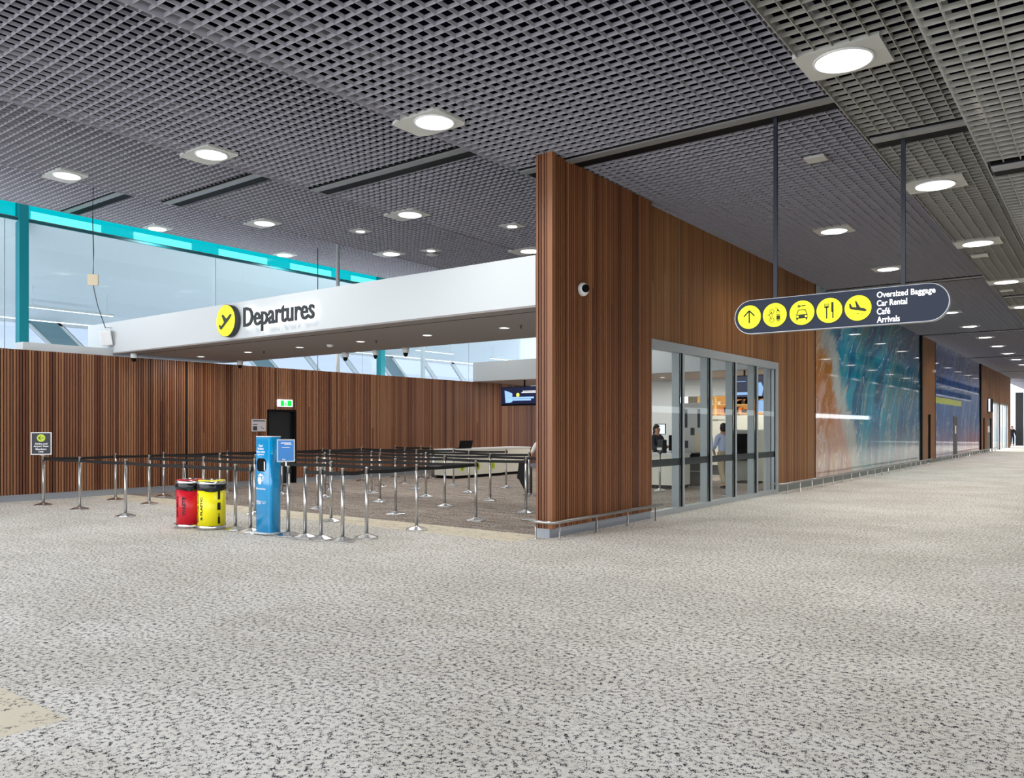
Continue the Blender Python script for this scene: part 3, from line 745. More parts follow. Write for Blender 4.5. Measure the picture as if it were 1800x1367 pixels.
for i, (s_, wd) in enumerate((('Oversized Baggage', 0.60), ('Car Rental', 0.315), ('Café', 0.14), ('Arrivals', 0.24))):
    hh = {0: 0.088, 1: 0.070, 2: 0.074, 3: 0.070}[i]
    text(s_, 'lettering', WLIT, HS, 0, 0.128 - i * 0.094 - (0.008 if i == 0 else 0), -0.062, width=wd, height=hh, left=0.475, depth=0.004, bold=0.014)

# ------------------------------------------------------------------ queue stanchions
def belt_to(parent, x0, y0, x1, y1):
    dx, dy = x1 - x0, y1 - y0; L_ = math.hypot(dx, dy); ux, uy = dx / L_, dy / L_; nx_, ny_ = -uy * 0.0015, ux * 0.0015
    b = MB(); n = 8; vs = []
    a0 = 0.035
    for k in range(n + 1):
        f = k / n; s_ = a0 + (L_ - 2 * a0) * f; sag = -0.012 * math.sin(PI * f)
        for sg_ in (1, -1):
            for zz in (0.905, 0.957): vs.append((ux * s_ + nx_ * sg_, uy * s_ + ny_ * sg_, zz + sag))
    fs = []
    for k in range(n):
        o = 4 * k
        fs += [(o, o+1, o+5, o+4), (o+2, o+6, o+7, o+3), (o+1, o+3, o+7, o+5), (o, o+4, o+6, o+2)]
    b.add(vs, fs); return b.build('belt', BELT, parent)
proto = None
def stanchion(x, y, label):
    global proto
    if proto is None:
        proto = empty('stanchion', (x, y, 0), label, 'queue barrier post', 'chrome queue barrier posts')
        MB().lathe([(0.165, 0.0), (0.172, 0.004), (0.172, 0.016), (0.165, 0.020), (0.040, 0.058), (0.032, 0.066)], 8, smooth=False, a0=PI/8).build('base', STEEL, proto)
        b = MB(); b.lathe([(0.025, 0.06), (0.025, 0.90)], 16); b.lathe([(0.021, 0.90), (0.021, 0.985), (0.023, 0.987), (0.023, 0.998), (0.014, 1.003), (0.0001, 1.004)], 14); b.build('pole', STEELB, proto)
        MB().box(-0.030, 0.030, -0.004, 0.034, 0.899, 0.966).build('belt_head', BELT, proto, bevel=0.006)
        return proto
    c = proto.copy(); COL.objects.link(c); c.location = (x, y, 0); c['label'] = label
    for ch in PARTS:
        k = ch.copy(); COL.objects.link(k); k.parent = c
    return c
rows = [
 (7.15, [(-17.07, 7.14, 's'), (-15.63, 7.18), (-13.79, 7.11), (-11.97, 7.13), (-10.65, 7.18), (-10.27, 7.18)]),
 (7.3, [(-9.47, 7.25, 's'), (-9.12, 7.27), (-8.79, 7.28), (-8.40, 7.33)]),
 (8.6, [(-17.08, 8.59), (-15.62, 8.54), (-13.9, 8.68), (-12.22, 8.63), (-10.31, 8.75), (-8.45, 8.83)]),
 (10.0, [(-17.09, 9.68), (-15.4, 10.0), (-14.05, 9.94), (-12.12, 9.95), (-10.28, 10.2), (-8.49, 10.29)]),
 (11.7, [(-17.15, 11.34), (-15.41, 11.62), (-13.96, 11.67), (-12.21, 11.66), (-10.51, 11.78), (-8.54, 11.78)]),
 (13.2, [(-17.42, 13.12), (-15.6, 13.2), (-14.05, 13.15), (-12.27, 13.12), (-10.58, 13.3), (-8.75, 13.4)]),
 (14.7, [(-17.2, 14.3), (-15.42, 14.75), (-14.13, 14.76), (-12.31, 14.66), (-10.6, 14.75)]),
 (16.1, [(-17.42, 15.91), (-15.76, 16.0), (-14.06, 16.11), (-12.43, 16.28)]),
 (17.9, [(-17.9, 17.75), (-16.96, 17.92), (-16.51, 17.86)]),
]
names = ['front row left of the kiosk', 'short front row right of the kiosk', 'second row', 'third row', 'fourth row', 'fifth row', 'sixth row', 'seventh row', 'rearmost row']
cnt = ['leftmost', 'second from left', 'third from left', 'fourth from left', 'fifth from left', 'sixth from left']
PARTS = None; POSTS = {}
for ri, (_, ps) in enumerate(rows):
    objs = []
    for k, p_ in enumerate(ps):
        pos = cnt[k] if k < len(ps) - 1 else 'rightmost'
        lab = 'chrome belt barrier post, ' + pos + ' of the ' + names[ri]
        if len(p_) > 2: lab = ('chrome belt post carrying the black airline team sign' if ri == 0 else 'chrome belt post carrying the blue notice, right of kiosk')
        s_ = stanchion(p_[0], p_[1], lab)
        if PARTS is None: PARTS = [c for c in bpy.data.objects if c.parent == s_]
        objs.append((s_, p_)); POSTS[(ri, k)] = s_
    for k in range(len(objs) - 1):
        if (ri, k) in ((2, 0), (1, 0)): continue
        a, b_ = objs[k], objs[k+1]
        belt_to(a[0], a[1][0], a[1][1], b_[1][0], b_[1][1])
# side belts
def side(ri, k, rj, kk):
    a = rows[ri][1][k]; b_ = rows[rj][1][kk]; belt_to(POSTS[(ri, k)], a[0], a[1], b_[0], b_[1])
side(0, 0, 2, 0); side(2, 0, 3, 0); side(3, 0, 4, 0); side(4, 0, 5, 0); side(5, 0, 6, 0); side(6, 0, 7, 0)
stanchion(-8.38, 7.75, 'chrome belt barrier post just behind the front right one')
QX = [o for o in bpy.data.objects if o.get('label', '').startswith('chrome belt barrier post just behind')][0]
belt_to(QX, -8.38, 7.75, -8.45, 8.83)
belt_to(POSTS[(1, 3)], -8.40, 7.33, -8.38, 7.75)
side(2, 5, 3, 5); 
for (x, y, lab) in ((-8.88, 17.84, 'chrome post seen through the first shop window pane'), (-8.6, 18.25, 'chrome post partly behind a window fin, first pane'), (-7.05, 17.6, 'chrome post seen through the fourth window pane')):
    stanchion(x, y, lab)
# signs held by posts are things of their own
e = empty('post_sign', (-17.07, 7.10, 1.01), 'small black sign with yellow left arrow on the leftmost post', 'sign', None, math.radians(55))
MB().box(-0.185, 0.185, -0.012, 0.012, 0.0, 0.45).build('frame', SOFTW, e, bevel=0.004)
MB().box(-0.165, 0.165, -0.015, -0.012, 0.02, 0.43).build('face', mat('black navy face', (20, 22, 34), 0.4), e)
MB().disc(0, 0.335, 0.075, -0.018, -0.015, 30).build('arrow_disc', LIME, e)
b = MB()
for (ax, az, bx, bz) in ((-0.04, 0.335, 0.05, 0.335), (-0.045, 0.335, -0.005, 0.375), (-0.045, 0.335, -0.005, 0.295)):
    dx, dz = bx - ax, bz - az; L_ = math.hypot(dx, dz); nx_, nz_ = -dz / L_ * 0.006, dx / L_ * 0.006
    b.prism([(ax + nx_, az + nz_), (bx + nx_, bz + nz_), (bx - nx_, bz - nz_), (ax - nx_, az - nz_)], -0.021, -0.018)
b.build('arrow', KTEXT, e)
for i, s_ in enumerate(('Airline and', 'Airport Team', 'Members', 'Only')):
    text(s_, 'lettering', WTEXT, e, 0, 0.222 - i * 0.054, -0.016, width=[0.22, 0.26, 0.19, 0.09][i], height=0.04, depth=0.002, bold=0.02)
MB().box(-0.012, 0.012, -0.005, 0.012, -0.012, 0.0).build('bracket', STEELB, e)
e = empty('post_notice', (-9.47, 7.21, 1.06), 'framed blue notice on the post right of the blue kiosk', 'sign', None, math.radians(50))
MB().box(-0.125, 0.125, -0.010, 0.010, 0.0, 0.325).build('frame', ALU, e, bevel=0.003)
MB().box(-0.107, 0.107, -0.013, -0.010, 0.018, 0.307).build('face', mat('blue notice face', (20, 120, 196), 0.3), e)
text('TSV', 'lettering', WTEXT, e, -0.03, 0.035, -0.014, width=0.05, height=0.018, bold=0.02)
b = MB(); b.box(-0.07, 0.07, -0.015, -0.013, 0.265, 0.277); b.box(-0.02, 0.08, -0.015, -0.013, 0.248, 0.256); b.box(-0.055, 0.055, -0.015, -0.013, 0.205, 0.213)
b.build('notice_lines', WTEXT, e)
MB().box(-0.010, 0.010, -0.004, 0.008, -0.06, 0.0).build('bracket', STEELB, e)

# ------------------------------------------------------------------ bins
def curved_text(s, m, parent, r, ang, zc, width, height):
    """text running upward, wrapped on a cylinder of radius r at angle ang"""
    o = text(s, 'lettering', m, parent, 0, 0, 0, width=width, height=height, depth=0.003, rot=PI/2, bold=0.035)
    for v in o.data.vertices:
        a = ang + v.co.x / r; rr = r + 0.002 - v.co.y; z = v.co.z + zc
        v.co = (rr * math.cos(a), rr * math.sin(a), z)
    return o
def bin_(x, y, label, m, words, picts):
    e = empty('recycling_bin', (x, y, 0), label, 'bin', 'pair of wrapped bins')
    R = 0.205
    MB().lathe([(R - 0.004, 0.0), (R + 0.002, 0.004), (R + 0.002, 0.055), (R - 0.004, 0.06)], 40).build('foot_band', STEEL, e)
    MB().lathe([(R, 0.06), (R, 0.60)], 40).build('body', m, e)
    b = MB(); pr = []
    n = 48
    vs = []; fs = []
    for j, (zz, rr) in enumerate(((0.585, 0.208), (0.60, 0.213), (0.64, 0.214), (0.68, 0.212), (0.69, 0.206))):
        for k in range(n):
            a = 2 * PI * k / n; w_ = 0.004 * math.sin(7 * a + j * 2) + 0.004 * math.sin(17 * a + 3 * j)
            vs.append(((rr + w_) * math.cos(a), (rr + w_) * math.sin(a), zz + (0.012 * math.sin(3 * a) if j == 0 else 0)))
    for j in range(4):
        for k in range(n):
            k2 = (k + 1) % n; fs.append((j*n+k, j*n+k2, (j+1)*n+k2, (j+1)*n+k))
    b.add(vs, fs, smooth=True); b.build('bin_liner', BAG, e)
    MB().lathe([(R + 0.002, 0.685), (R + 0.004, 0.70), (R + 0.002, 0.73), (R - 0.01, 0.735)], 40).build('lid_band', STEEL, e)
    b = MB(); b.lathe([(R - 0.005, 0.735), (R - 0.01, 0.748), (0.10, 0.750), (0.098, 0.742)], 40, caps=False)
    b.build('lid', m, e)
    MB().lathe([(0.102, 0.70), (0.102, 0.757), (0.092, 0.757), (0.090, 0.70)], 30, caps=False).build('lid_opening', STEEL, e)
    for (s_, ang, zc, wd, hh) in words: curved_text(s_, KTEXT, e, R, ang, zc, wd, hh)
    for (ang, z0, z1, w0, w1) in picts:
        b = MB(); vs = []; fs = []
        prof = [(z0, w0), (z0 + (z1 - z0) * 0.55, w0), (z0 + (z1 - z0) * 0.72, w1), (z1, w1)]
        for (zz, ww) in prof:
            for s2 in (-1, -0.33, 0.33, 1):
                a = ang + s2 * ww / 2 / R; vs.append(((R + 0.0025) * math.cos(a), (R + 0.0025) * math.sin(a), zz))
        for j in range(3):
            for k in range(3): fs.append((4*j+k, 4*j+k+1, 4*j+k+5, 4*j+k+4))
        b.add(vs, fs); b.build('pictogram', KTEXT, e)
    return e
va = math.atan2(-7.0, 11.2)   # towards the camera
bin_(-11.53, 6.97, 'red round general waste bin with black liner', RED, [('WASTE', va - 0.46, 0.34, 0.29, 0.056), ('GENERAL', va - 1.1, 0.33, 0.34, 0.045)], [])
bin_(-11.09, 7.06, 'yellow round bottles and plastic bin with black liner', YEL, [('& PLASTIC', va - 0.80, 0.32, 0.35, 0.042), ('BOTTLES, CANS', va - 1.22, 0.33, 0.44, 0.035)],
     [(va + 0.52, 0.09, 0.25, 0.040, 0.014), (va + 0.52, 0.30, 0.41, 0.054, 0.050), (va + 0.52, 0.46, 0.60, 0.040, 0.040)])

# ------------------------------------------------------------------ hand sanitiser kiosk
e = empty('sanitiser_kiosk', (-9.86, 7.10, 0), 'tall blue hand sanitiser kiosk on a white base plate', 'kiosk')
W2, D2, H2 = 0.185, 0.19, 1.415
def rrect(hw, y0, y1, r, n=6):
    P = []
    for (cx, cy_, a0) in ((hw - r, y0 + r, -PI/2), (hw - r, y1 - r, 0), (-hw + r, y1 - r, PI/2), (-hw + r, y0 + r, PI)):
        for k in range(n + 1):
            a = a0 + PI/2 * k / n; P.append((cx + r * math.cos(a), cy_ + r * math.sin(a)))
    return P
def vprism(P, z0, z1, skip=None):
    b = MB(); n = len(P); b.add([(x, y, z0) for x, y in P] + [(x, y, z1) for x, y in P], [tuple(range(n))[::-1], tuple(range(n, 2*n))])
    for k in range(n):
        k2 = (k + 1) % n; b.f.append([k, k2, n + k2, n + k]); b.r.append(.5); b.sm.append(True)
    return b
vprism(rrect(W2, 0, D2, 0.04), 0.035, H2).build('body', BLUE, e)
vprism(rrect(W2 + 0.003, -0.003, D2 + 0.003, 0.04), H2, H2 + 0.012).build('top_cap', SOFTW, e)
vprism(rrect(0.205, -0.09, 0.30, 0.09), 0.022, 0.035).build('base_plate', SOFTW, e)
b = MB(); b.box(-0.2, -0.12, -0.07, -0.01, 0, 0.022); b.box(0.08, 0.18, 0.05, 0.2, 0, 0.022); b.box(-0.2, -0.1, 0.15, 0.25, 0, 0.022); b.build('foot', SOFTW, e)
b = MB(); P = []
for k in range(12):
    a = 2*PI*k/12
P = [(x, z) for x, z in rrect(0.108, -0.095, 0.095, 0.06)]
MB().prism([(x - 0.03, z + 1.01) for x, z in P], -0.004, -0.0005).build('dispenser_opening', BLACK, e)
MB().box(0.035, 0.06, -0.007, -0.004, 0.93, 1.06).build('nozzle', SOFTW, e)
for i, (s_, wd, hh) in enumerate((('Hand', 0.09, 0.034), ('Sanitiser', 0.145, 0.034), ('Please sanitise', 0.20, 0.030), ('your hands', 0.15, 0.030))):
    text(s_, 'lettering', WTEXT, e, -0.045, 1.29 - i * 0.044, -0.002, width=wd, height=hh, bold=0.02)
text('Place hands here', 'lettering', WTEXT, e, -0.045, 0.665, -0.002, width=0.22, height=0.028, bold=0.02)
text('TSV', 'lettering', WTEXT, e, -0.095, 0.46, -0.002, width=0.11, height=0.055, bold=0.02)
text('Townsville\nAirport', 'lettering', WTEXT, e, 0.025, 0.465, -0.002, width=0.11, height=0.045)
b = MB()   # washing hands pictogram
def blob(P): b.prism(P, -0.004, -0.0005)
blob([(-0.115, 0.79), (-0.10, 0.73), (-0.045, 0.725), (-0.025, 0.765), (-0.03, 0.80), (-0.06, 0.85), (-0.085, 0.845), (-0.11, 0.82)])
for (cx, cz, r) in ((-0.055, 0.865, 0.022), (-0.015, 0.86, 0.018), (0.002, 0.825, 0.016), (-0.002, 0.79, 0.014), (0.03, 0.85, 0.008), (0.032, 0.815, 0.009), (-0.085, 0.85, 0.02)):
    b.disc(cx, cz, r, -0.004, -0.0005, 14)
b.build('hand_wash_pictogram', WTEXT, e)
MB().box(0.147, 0.151, -0.003, 0.02, 0.04, H2 - 0.01).build('edge_seam', mat('pale blue seam', (120, 200, 236), 0.3), e)

# ------------------------------------------------------------------ exit sign, notice, speaker and sensor
e = empty('exit_sign', (XL + 0.03, 13.95, 2.13), 'green and white running man exit sign above the black door', 'sign')
MB().box(-0.03, 0.05, -0.24, 0.24, 0.0, 0.20).build('case', SCRW, e, bevel=0.01)
b = MB(); b.box(0.05, 0.054, -0.17, -0.06, 0.02, 0.17); b.box(0.05, 0.054, 0.06, 0.19, 0.02, 0.17); b.build('green_panel', GREENE, e)
b = MB(); b.box(0.05, 0.056, -0.02, 0.01, 0.06, 0.12); b.box(0.05, 0.056, -0.03, -0.01, 0.03, 0.07); b.box(0.05, 0.056, 0.01, 0.035, 0.03, 0.07); b.box(0.05, 0.056, 0.01, 0.03, 0.13, 0.155); b.build('running_figure', GREENE, e)
e = empty('notice_board', (XL + 0.005, 13.12, 1.45), 'small grey printed notice on the timber wall left of the door', 'notice')
MB().box(-0.005, 0.02, -0.22, 0.22, 0.0, 0.33).build('board', SIGNG, e)
b = MB(); b.box(0.02, 0.022, -0.19, 0.19, 0.27, 0.30); b.box(0.02, 0.022, -0.19, -0.05, 0.18, 0.20); b.box(0.02, 0.022, -0.19, -0.06, 0.03, 0.14); b.box(0.02, 0.022, 0.06, 0.10, 0.10, 0.12); b.box(0.02, 0.022, 0.12, 0.15, 0.06, 0.09); b.build('print', DARKG, e)
b = MB(); b.box(-0.02, 0.035, -0.075, 0.075, -0.2, 0.2)
e = empty('wall_speaker', (-18.62, 9.20, 3.62), 'white box speaker at the left end of the white fascia', 'speaker')
o = MB().box(-0.17, 0.17, -0.12, 0.12, -0.17, 0.17).build('cabinet', SOFTW, e, bevel=0.02); o.rotation_euler = (0.15, 0.1, -0.5); o.location = (0, -0.05, 0)
MB().tube([(0, -0.05, 0.15), (0, -0.05, 0.25), (0, 0.06, 0.25)], 0.012).build('bracket', SOFTW, e)
e = empty('hanging_sensor', (-18.62, 8.85, 4.95), 'small beige box hanging on a thin cable left of the fascia', 'sensor')
o = MB().box(-0.11, 0.11, -0.03, 0.03, -0.15, 0.10).build('box', mat('beige plastic', (200, 186, 160), 0.5), e, bevel=0.01); o.rotation_euler = (0, 0, 0.9)
MB().tube([(0.0, 0, 0.09), (0.02, 0, 0.6), (-0.02, 0, 1.3), (0.0, 0, 2.29)], 0.012, 6).build('cable', DARKG, e)
MB().tube([(0, 0, -0.14), (0, 0.1, -0.6), (0, 0.28, -1.10)], 0.009, 6).build('lower_cable', DARKG, e)

# ceiling support post and thin drop rod
o = MB().tube([(0, 0, 0.0), (0, 0, 7.23)], 0.058, 14).build('support_post', SOFTW); o.location = (-18.9, 16.3, 0.0); tag(o, 'grey round steel post rising from behind the white fascia to the ceiling', 'post')
MB().lathe([(0.10, 7.18), (0.10, 7.21)], 16).build('top_flange', SOFTW, o)
o = MB().tube([(0, 0, 3.3), (0, 0, 7.24)], 0.014, 8).build('drop_rod', DARKG); o.location = (-20.2, 16.6, 0); tag(o, 'thin dark rod dropping from the ceiling behind the fascia', 'rod')

# ------------------------------------------------------------------ left hall beyond the timber wall
# teal clerestory beam with cyan glazing
XG = -22.2
b = MB(); b.box(XG - 0.15, XG + 0.05, 0, 34, 6.80, 6.86); b.box(XG - 0.15, XG + 0.05, 0, 34, 7.30, 7.40)
tb = struct(b.build('window_4', TEALD))
yy = 0.0; k = 0
while yy < 34:
    MB().box(XG - 0.06, XG - 0.05, yy, yy + 0.9, 6.86, 7.30).build('pane', CYANG, tb)
    MB().box(XG - 0.06, XG - 0.05, yy + 0.9, yy + 2.7, 7.12, 7.30).build('pane', CYANG, tb)
    MB().box(XG - 0.06, XG - 0.05, yy + 0.9, yy + 2.7, 6.86, 7.12).build('pane', CYANL, tb)
    yy += 2.7; k += 1
for k, (y, lab) in enumerate(((8.78, 'teal steel column standing behind the timber wall at far left'), (21.25, 'teal steel column seen below the soffit above the timber wall'))):
    o = MB().box(-0.12, 0.12, -0.11, 0.11, 0, 7.3).build('teal_column', TEAL); o.location = (XG, y, 0); tag(o, lab, 'column', 'teal steel columns')
o = MB().box(-0.07, 0.07, -0.07, 0.07, 0, 5.2).build('white_column', SOFTW); o.location = (-24.5, 26.0, 0); tag(o, 'slim white column behind the timber wall below the soffit', 'column')
for k, y in enumerate((8.28, 14.26, 20.2)):
    pass
# suspended linear lights in the hall
for k, y in enumerate((6.0, 11.5, 17.0, 22.5, 28.0, 33.5)):
    e = empty('linear_light', (-25.6, y, 5.15), 'white linear light in the hall beyond the timber wall, ' + ORD[k], 'linear light', 'linear lights in the left hall')
    MB().box(-0.05, 0.05, -1.3, 1.3, -0.04, 0.04).build('housing', SOFTW, e)
    MB().box(-0.04, 0.04, -1.28, 1.28, -0.045, -0.041).build('diffuser', LENS, e)
    for yy_ in (-1.1, 1.1): MB().tube([(0, yy_, 0.04), (0, yy_, 0.72)], 0.008, 6).build('hanger', SOFTW, e)
# cove lights added unseen behind the timber wall to brighten the hall ceiling
for k, y in enumerate((3.6, 17.6, 25.6)):
    e = empty('fill_light', (-19.3, y, 2.9), 'added unseen cove light behind the top of the timber wall, ' + ORD[k], 'cove light', 'cove lights added behind the timber wall')
    MB().box(-0.12, 0.68, -3.9, 3.9, -0.05, 0.0).build('tray', SOFTW, e)
    L = bpy.data.lights.new('fill', 'AREA'); L.shape = 'RECTANGLE'; L.size = 0.2; L.size_y = 7.6; L.energy = 340; L.color = (0.9, 0.96, 1.0)
    lo = bpy.data.objects.new('lamp', L); COL.objects.link(lo); lo.parent = e; lo.location = (0, 0, 0.03); lo.rotation_euler = (0, 2.25, 0)
# sloping white hall ceiling
b = MB(); za, zb = 6.80, 5.05
b.add([(XG, -2, za), (-28, -2, zb), (-28, 48, zb), (XG, 48, za)], [(0, 1, 2, 3)])
b.add([(XG, -2, za + 0.1), (-28, -2, zb + 0.1), (-28, 48, zb + 0.1), (XG, 48, za + 0.1)], [(0, 3, 2, 1)])
struct(b.build('ceiling_hall', HALLW))
# glass joints (thin seams) of the frameless glass wall
gw = MB().box(XG + 0.0, XG + 0.01, 1.0, 33.5, 3.0, 6.8)
gw = struct(gw.build('window_5', glass('large clear hall glass', (0.92, 0.96, 0.97), 0.05)))
b = MB()
for y in (2.3, 8.37, 14.26, 20.3, 26.4): b.box(XG + 0.012, XG + 0.02, y - 0.008, y + 0.008, 3.0, 6.8)
b.build('glass_joint', ALUD, gw)
# raked facade with parallelogram windows
XFAR = -28.0; ztop, zbot, lean = 5.02, 0.4, 1.05  # windows lengthened unseen behind the timber wall to let in more light
def para(y0, w_, inset, x0, x1, m, name, parent=None):
    a = inset; hz0, hz1 = zbot + a, ztop - a
    def Yl(z): return y0 + (ztop - z) * lean
    P = [(Yl(hz0) + a * 1.2, hz0), (Yl(hz0) + w_ - a * 1.2, hz0), (Yl(hz1) + w_ - a * 1.2, hz1), (Yl(hz1) + a * 1.2, hz1)]
    b = MB(); vs = [(x0, y, z) for y, z in P] + [(x1, y, z) for y, z in P]
    b.add(vs, [(0, 1, 2, 3), (7, 6, 5, 4), (0, 4, 5, 1), (1, 5, 6, 2), (2, 6, 7, 3), (3, 7, 4, 0)])
    return b.build(name, m, parent)
y = 2.0; no = 6; seq = [2.25, 2.25, 2.25, 0.9]
i = 0
starts = []
yy = -3.2
while yy < 46:
    w_ = seq[i % 4]
    if i % 4 == 3:
        struct(para(yy, w_, 0.0, XFAR - 0.1, XFAR, BLUEGREY, 'wall_far'))
    else:
        def Yl(z, o=0): return yy + (ztop - z) * lean + o
        b = MB()
        for (o0, o1) in ((0.0, 0.12), (w_ - 0.10, w_)):
            P = [(Yl(zbot, o0), zbot), (Yl(zbot, o1), zbot), (Yl(ztop, o1), ztop), (Yl(ztop, o0), ztop)]
            vs = [(XFAR - 0.1, a, z) for a, z in P] + [(XFAR + 0.04, a, z) for a, z in P]
            b.add(vs, [(0, 1, 2, 3), (7, 6, 5, 4), (0, 4, 5, 1), (1, 5, 6, 2), (2, 6, 7, 3), (3, 7, 4, 0)])
        P = [(Yl(ztop, 0), ztop), (Yl(ztop, w_), ztop), (Yl(ztop - 0.1, w_), ztop - 0.1), (Yl(ztop - 0.1, 0), ztop - 0.1)]
        vs = [(XFAR - 0.1, a, z) for a, z in P] + [(XFAR + 0.04, a, z) for a, z in P]
        b.add(vs, [(0, 1, 2, 3), (7, 6, 5, 4), (0, 4, 5, 1), (1, 5, 6, 2), (2, 6, 7, 3), (3, 7, 4, 0)])
        ww = struct(b.build('window_%d' % no, SOFTW)); no += 1
        P = [(Yl(zbot, 0.135), zbot), (Yl(zbot, 0.155), zbot), (Yl(ztop - 0.1, 0.155), ztop - 0.1), (Yl(ztop - 0.1, 0.135), ztop - 0.1)]
        b = MB(); vs = [(XFAR - 0.02, a, z) for a, z in P] + [(XFAR + 0.03, a, z) for a, z in P]
        b.add(vs, [(0, 1, 2, 3), (7, 6, 5, 4), (0, 4, 5, 1), (1, 5, 6, 2), (2, 6, 7, 3), (3, 7, 4, 0)]); b.build('seal', DARKG, ww)
        para(yy + 0.1, w_ - 0.1, 0.02, XFAR - 0.04, XFAR - 0.03, GLASSH, 'pane', ww)
    yy += w_; i += 1
struct(MB().box(XFAR - 0.1, XFAR, -6, 48, 0, zbot).build('wall_far_base', BLUEGREY))
struct(MB().box(XFAR, XL - 1.09, -6, 48, -0.1, 0.0).build('floor_hall', mat('hall floor', (215, 218, 222), 0.5)))
# rear and outer walls closing the check-in area
struct(MB().box(-18.5, -6.72, 35.0, 35.2, 3.2, 8.2).build('wall_rear_upper', mat('pale green white wall', (208, 218, 216), 0.7)))
b = MB(); b.box(-17.5, -13.0, 25.62, 25.75, 0, 3.2); b.box(-13.0, -6.72, 25.62, 25.75, 2.62, 3.2); b.box(-13.0, -12.05, 25.62, 25.75, 0, 2.62)
struct(b.build('wall_rear', WHITE))

# ------------------------------------------------------------------ check-in counters
def counter(x, y, label, x0, x1, y0, y1, face='x', nums=()):
    e = empty('check_in_counter', (x, y, 0), label, 'counter')
    MB().box(x0 + 0.04, x1 - 0.04, y0 + 0.04, y1 - 0.04, 0, 0.09).build('plinth', BLACK, e)
    MB().box(x0, x1, y0, y1, 0.09, 0.86).build('body', CREAM, e)
    MB().box(x0 - 0.02, x1 + 0.02, y0 - 0.02, y1 + 0.02, 0.86, 0.90).build('worktop', SOFTW, e)
    return e
c1_ = counter(-15.9, 18.3, 'cream check-in counter with lime number discs 3, 2 and 1', -0.85, 0.0, 0.0, 2.35)
for i, (dy, s_) in enumerate(((0.32, '3'), (1.07, '2'), (1.82, '1'))):
    dd = MB().disc(0, 0, 0.115, -0.006, 0, 30).build('number_disc', LIME, c1_); dd.rotation_euler = (0, 0, PI/2); dd.location = (0, dy, 0.34)
    tt = text(s_, 'number', KTEXT, dd, 0, 0, -0.008, height=0.13, depth=0.004, bold=0.01)
counter(-16.0, 20.72, 'cream counter section beyond the numbered one', -0.85, 0.0, 0.0, 1.6)
counter(-10.6, 18.55, 'cream desk seen through the first window pane', 0.0, 1.85, 0.0, 0.75)
e = empty('laptop', (-16.3, 19.1, 0.90), 'open black laptop on the cream check-in counter', 'laptop')
MB().box(-0.13, 0.11, -0.30, 0.30, 0, 0.02).build('keyboard', BLACK, e)
o = MB().box(-0.01, 0.01, -0.30, 0.30, 0.0, 0.24).build('lid', BLACK, e); o.location = (0.11, 0, 0.015); o.rotation_euler = (0, 0.25, 0)
e = empty('waste_bin', (-16.98, 18.55, 0), 'round steel bin at the left of the cream counter', 'bin')
MB().lathe([(0.17, 0), (0.17, 0.62), (0.16, 0.64), (0.10, 0.66)], 24).build('body', STEELB, e); MB().lathe([(0.10, 0.655), (0.10, 0.668), (0.0001, 0.67)], 20).build('lid', DARKG, e)

# hanging departure screen
def screen(name, label, x, y, z0, wd, h_, rz=0.0, tilt=0.0, rod_to=None, art=True):
    e = empty(name, (x, y, z0), label, 'screen', None, rz)
    MB().box(-wd/2, wd/2, -0.03, 0.03, 0, h_).build('bezel', BLACK, e)
    MB().box(-wd/2 + 0.02, wd/2 - 0.02, -0.034, -0.03, 0.06, h_ - 0.02).build('display', SCRN, e)
    if rod_to: MB().box(-0.02, 0.02, -0.01, 0.03, h_, rod_to - z0).build('drop_pole', BLACK, e)
    return e
e = screen('departure_screen', 'dark blue screen with a pale baggage belt drawing beside the timber corner', -16.3, 22.4, 2.32, 1.97, 0.66, 0, 0, 3.2)
b = MB(); b.box(-0.72, 0.30, -0.037, -0.034, 0.17, 0.23); b.prism([(-0.80, 0.10), (-0.62, 0.10), (-0.50, 0.13), (-0.50, 0.42), (-0.60, 0.47), (-0.70, 0.50), (-0.84, 0.54)], -0.037, -0.034); b.box(-0.5, 0.42, -0.037, -0.034, 0.24, 0.30); b.build('screen_drawing', SCRB, e)
b = MB(); b.disc(-0.26, 0.37, 0.07, -0.038, -0.034, 20); b.build('screen_icon', SCRY, e)
b = MB(); b.box(-0.05, 0.50, -0.037, -0.034, 0.475, 0.505); b.box(-0.10, 0.50, -0.037, -0.034, 0.43, 0.455); b.build('screen_caption', WLIT, e)

# ------------------------------------------------------------------ things seen through the big window
e = screen('display_screen', 'dark hanging screen at the upper right through the fourth pane', -8.48, 22.4, 2.37, 0.68, 0.68, 0, 0, 3.2)
b = MB(); b.box(-0.27, 0.27, -0.037, -0.034, 0.12, 0.20); b.box(-0.25, 0.05, -0.037, -0.034, 0.50, 0.52); b.build('screen_caption', SCRB, e)
e = screen('display_screen', 'dark hanging screen with pale figures through the last pane', -7.86, 22.3, 2.37, 0.40, 0.68, 0, 0, 3.2)
b = MB(); b.prism([(-0.16, 0.08), (-0.06, 0.08), (-0.02, 0.30), (-0.08, 0.46), (-0.16, 0.46)], -0.037, -0.034); b.disc(0.11, 0.38, 0.09, -0.037, -0.034, 18); b.box(0.0, 0.16, -0.037, -0.034, 0.12, 0.22); b.build('screen_drawing', SCRB, e)
e = empty('light_screen', (-7.86, 22.45, 2.0), 'pale blue lit panel below the hanging screens', 'screen')
MB().box(-0.22, 0.22, -0.02, 0.02, 0, 0.33).build('panel', SCRB, e); MB().box(-0.01, 0.01, 0.02, 0.04, 0, 1.2).build('drop_pole', BLACK, e)

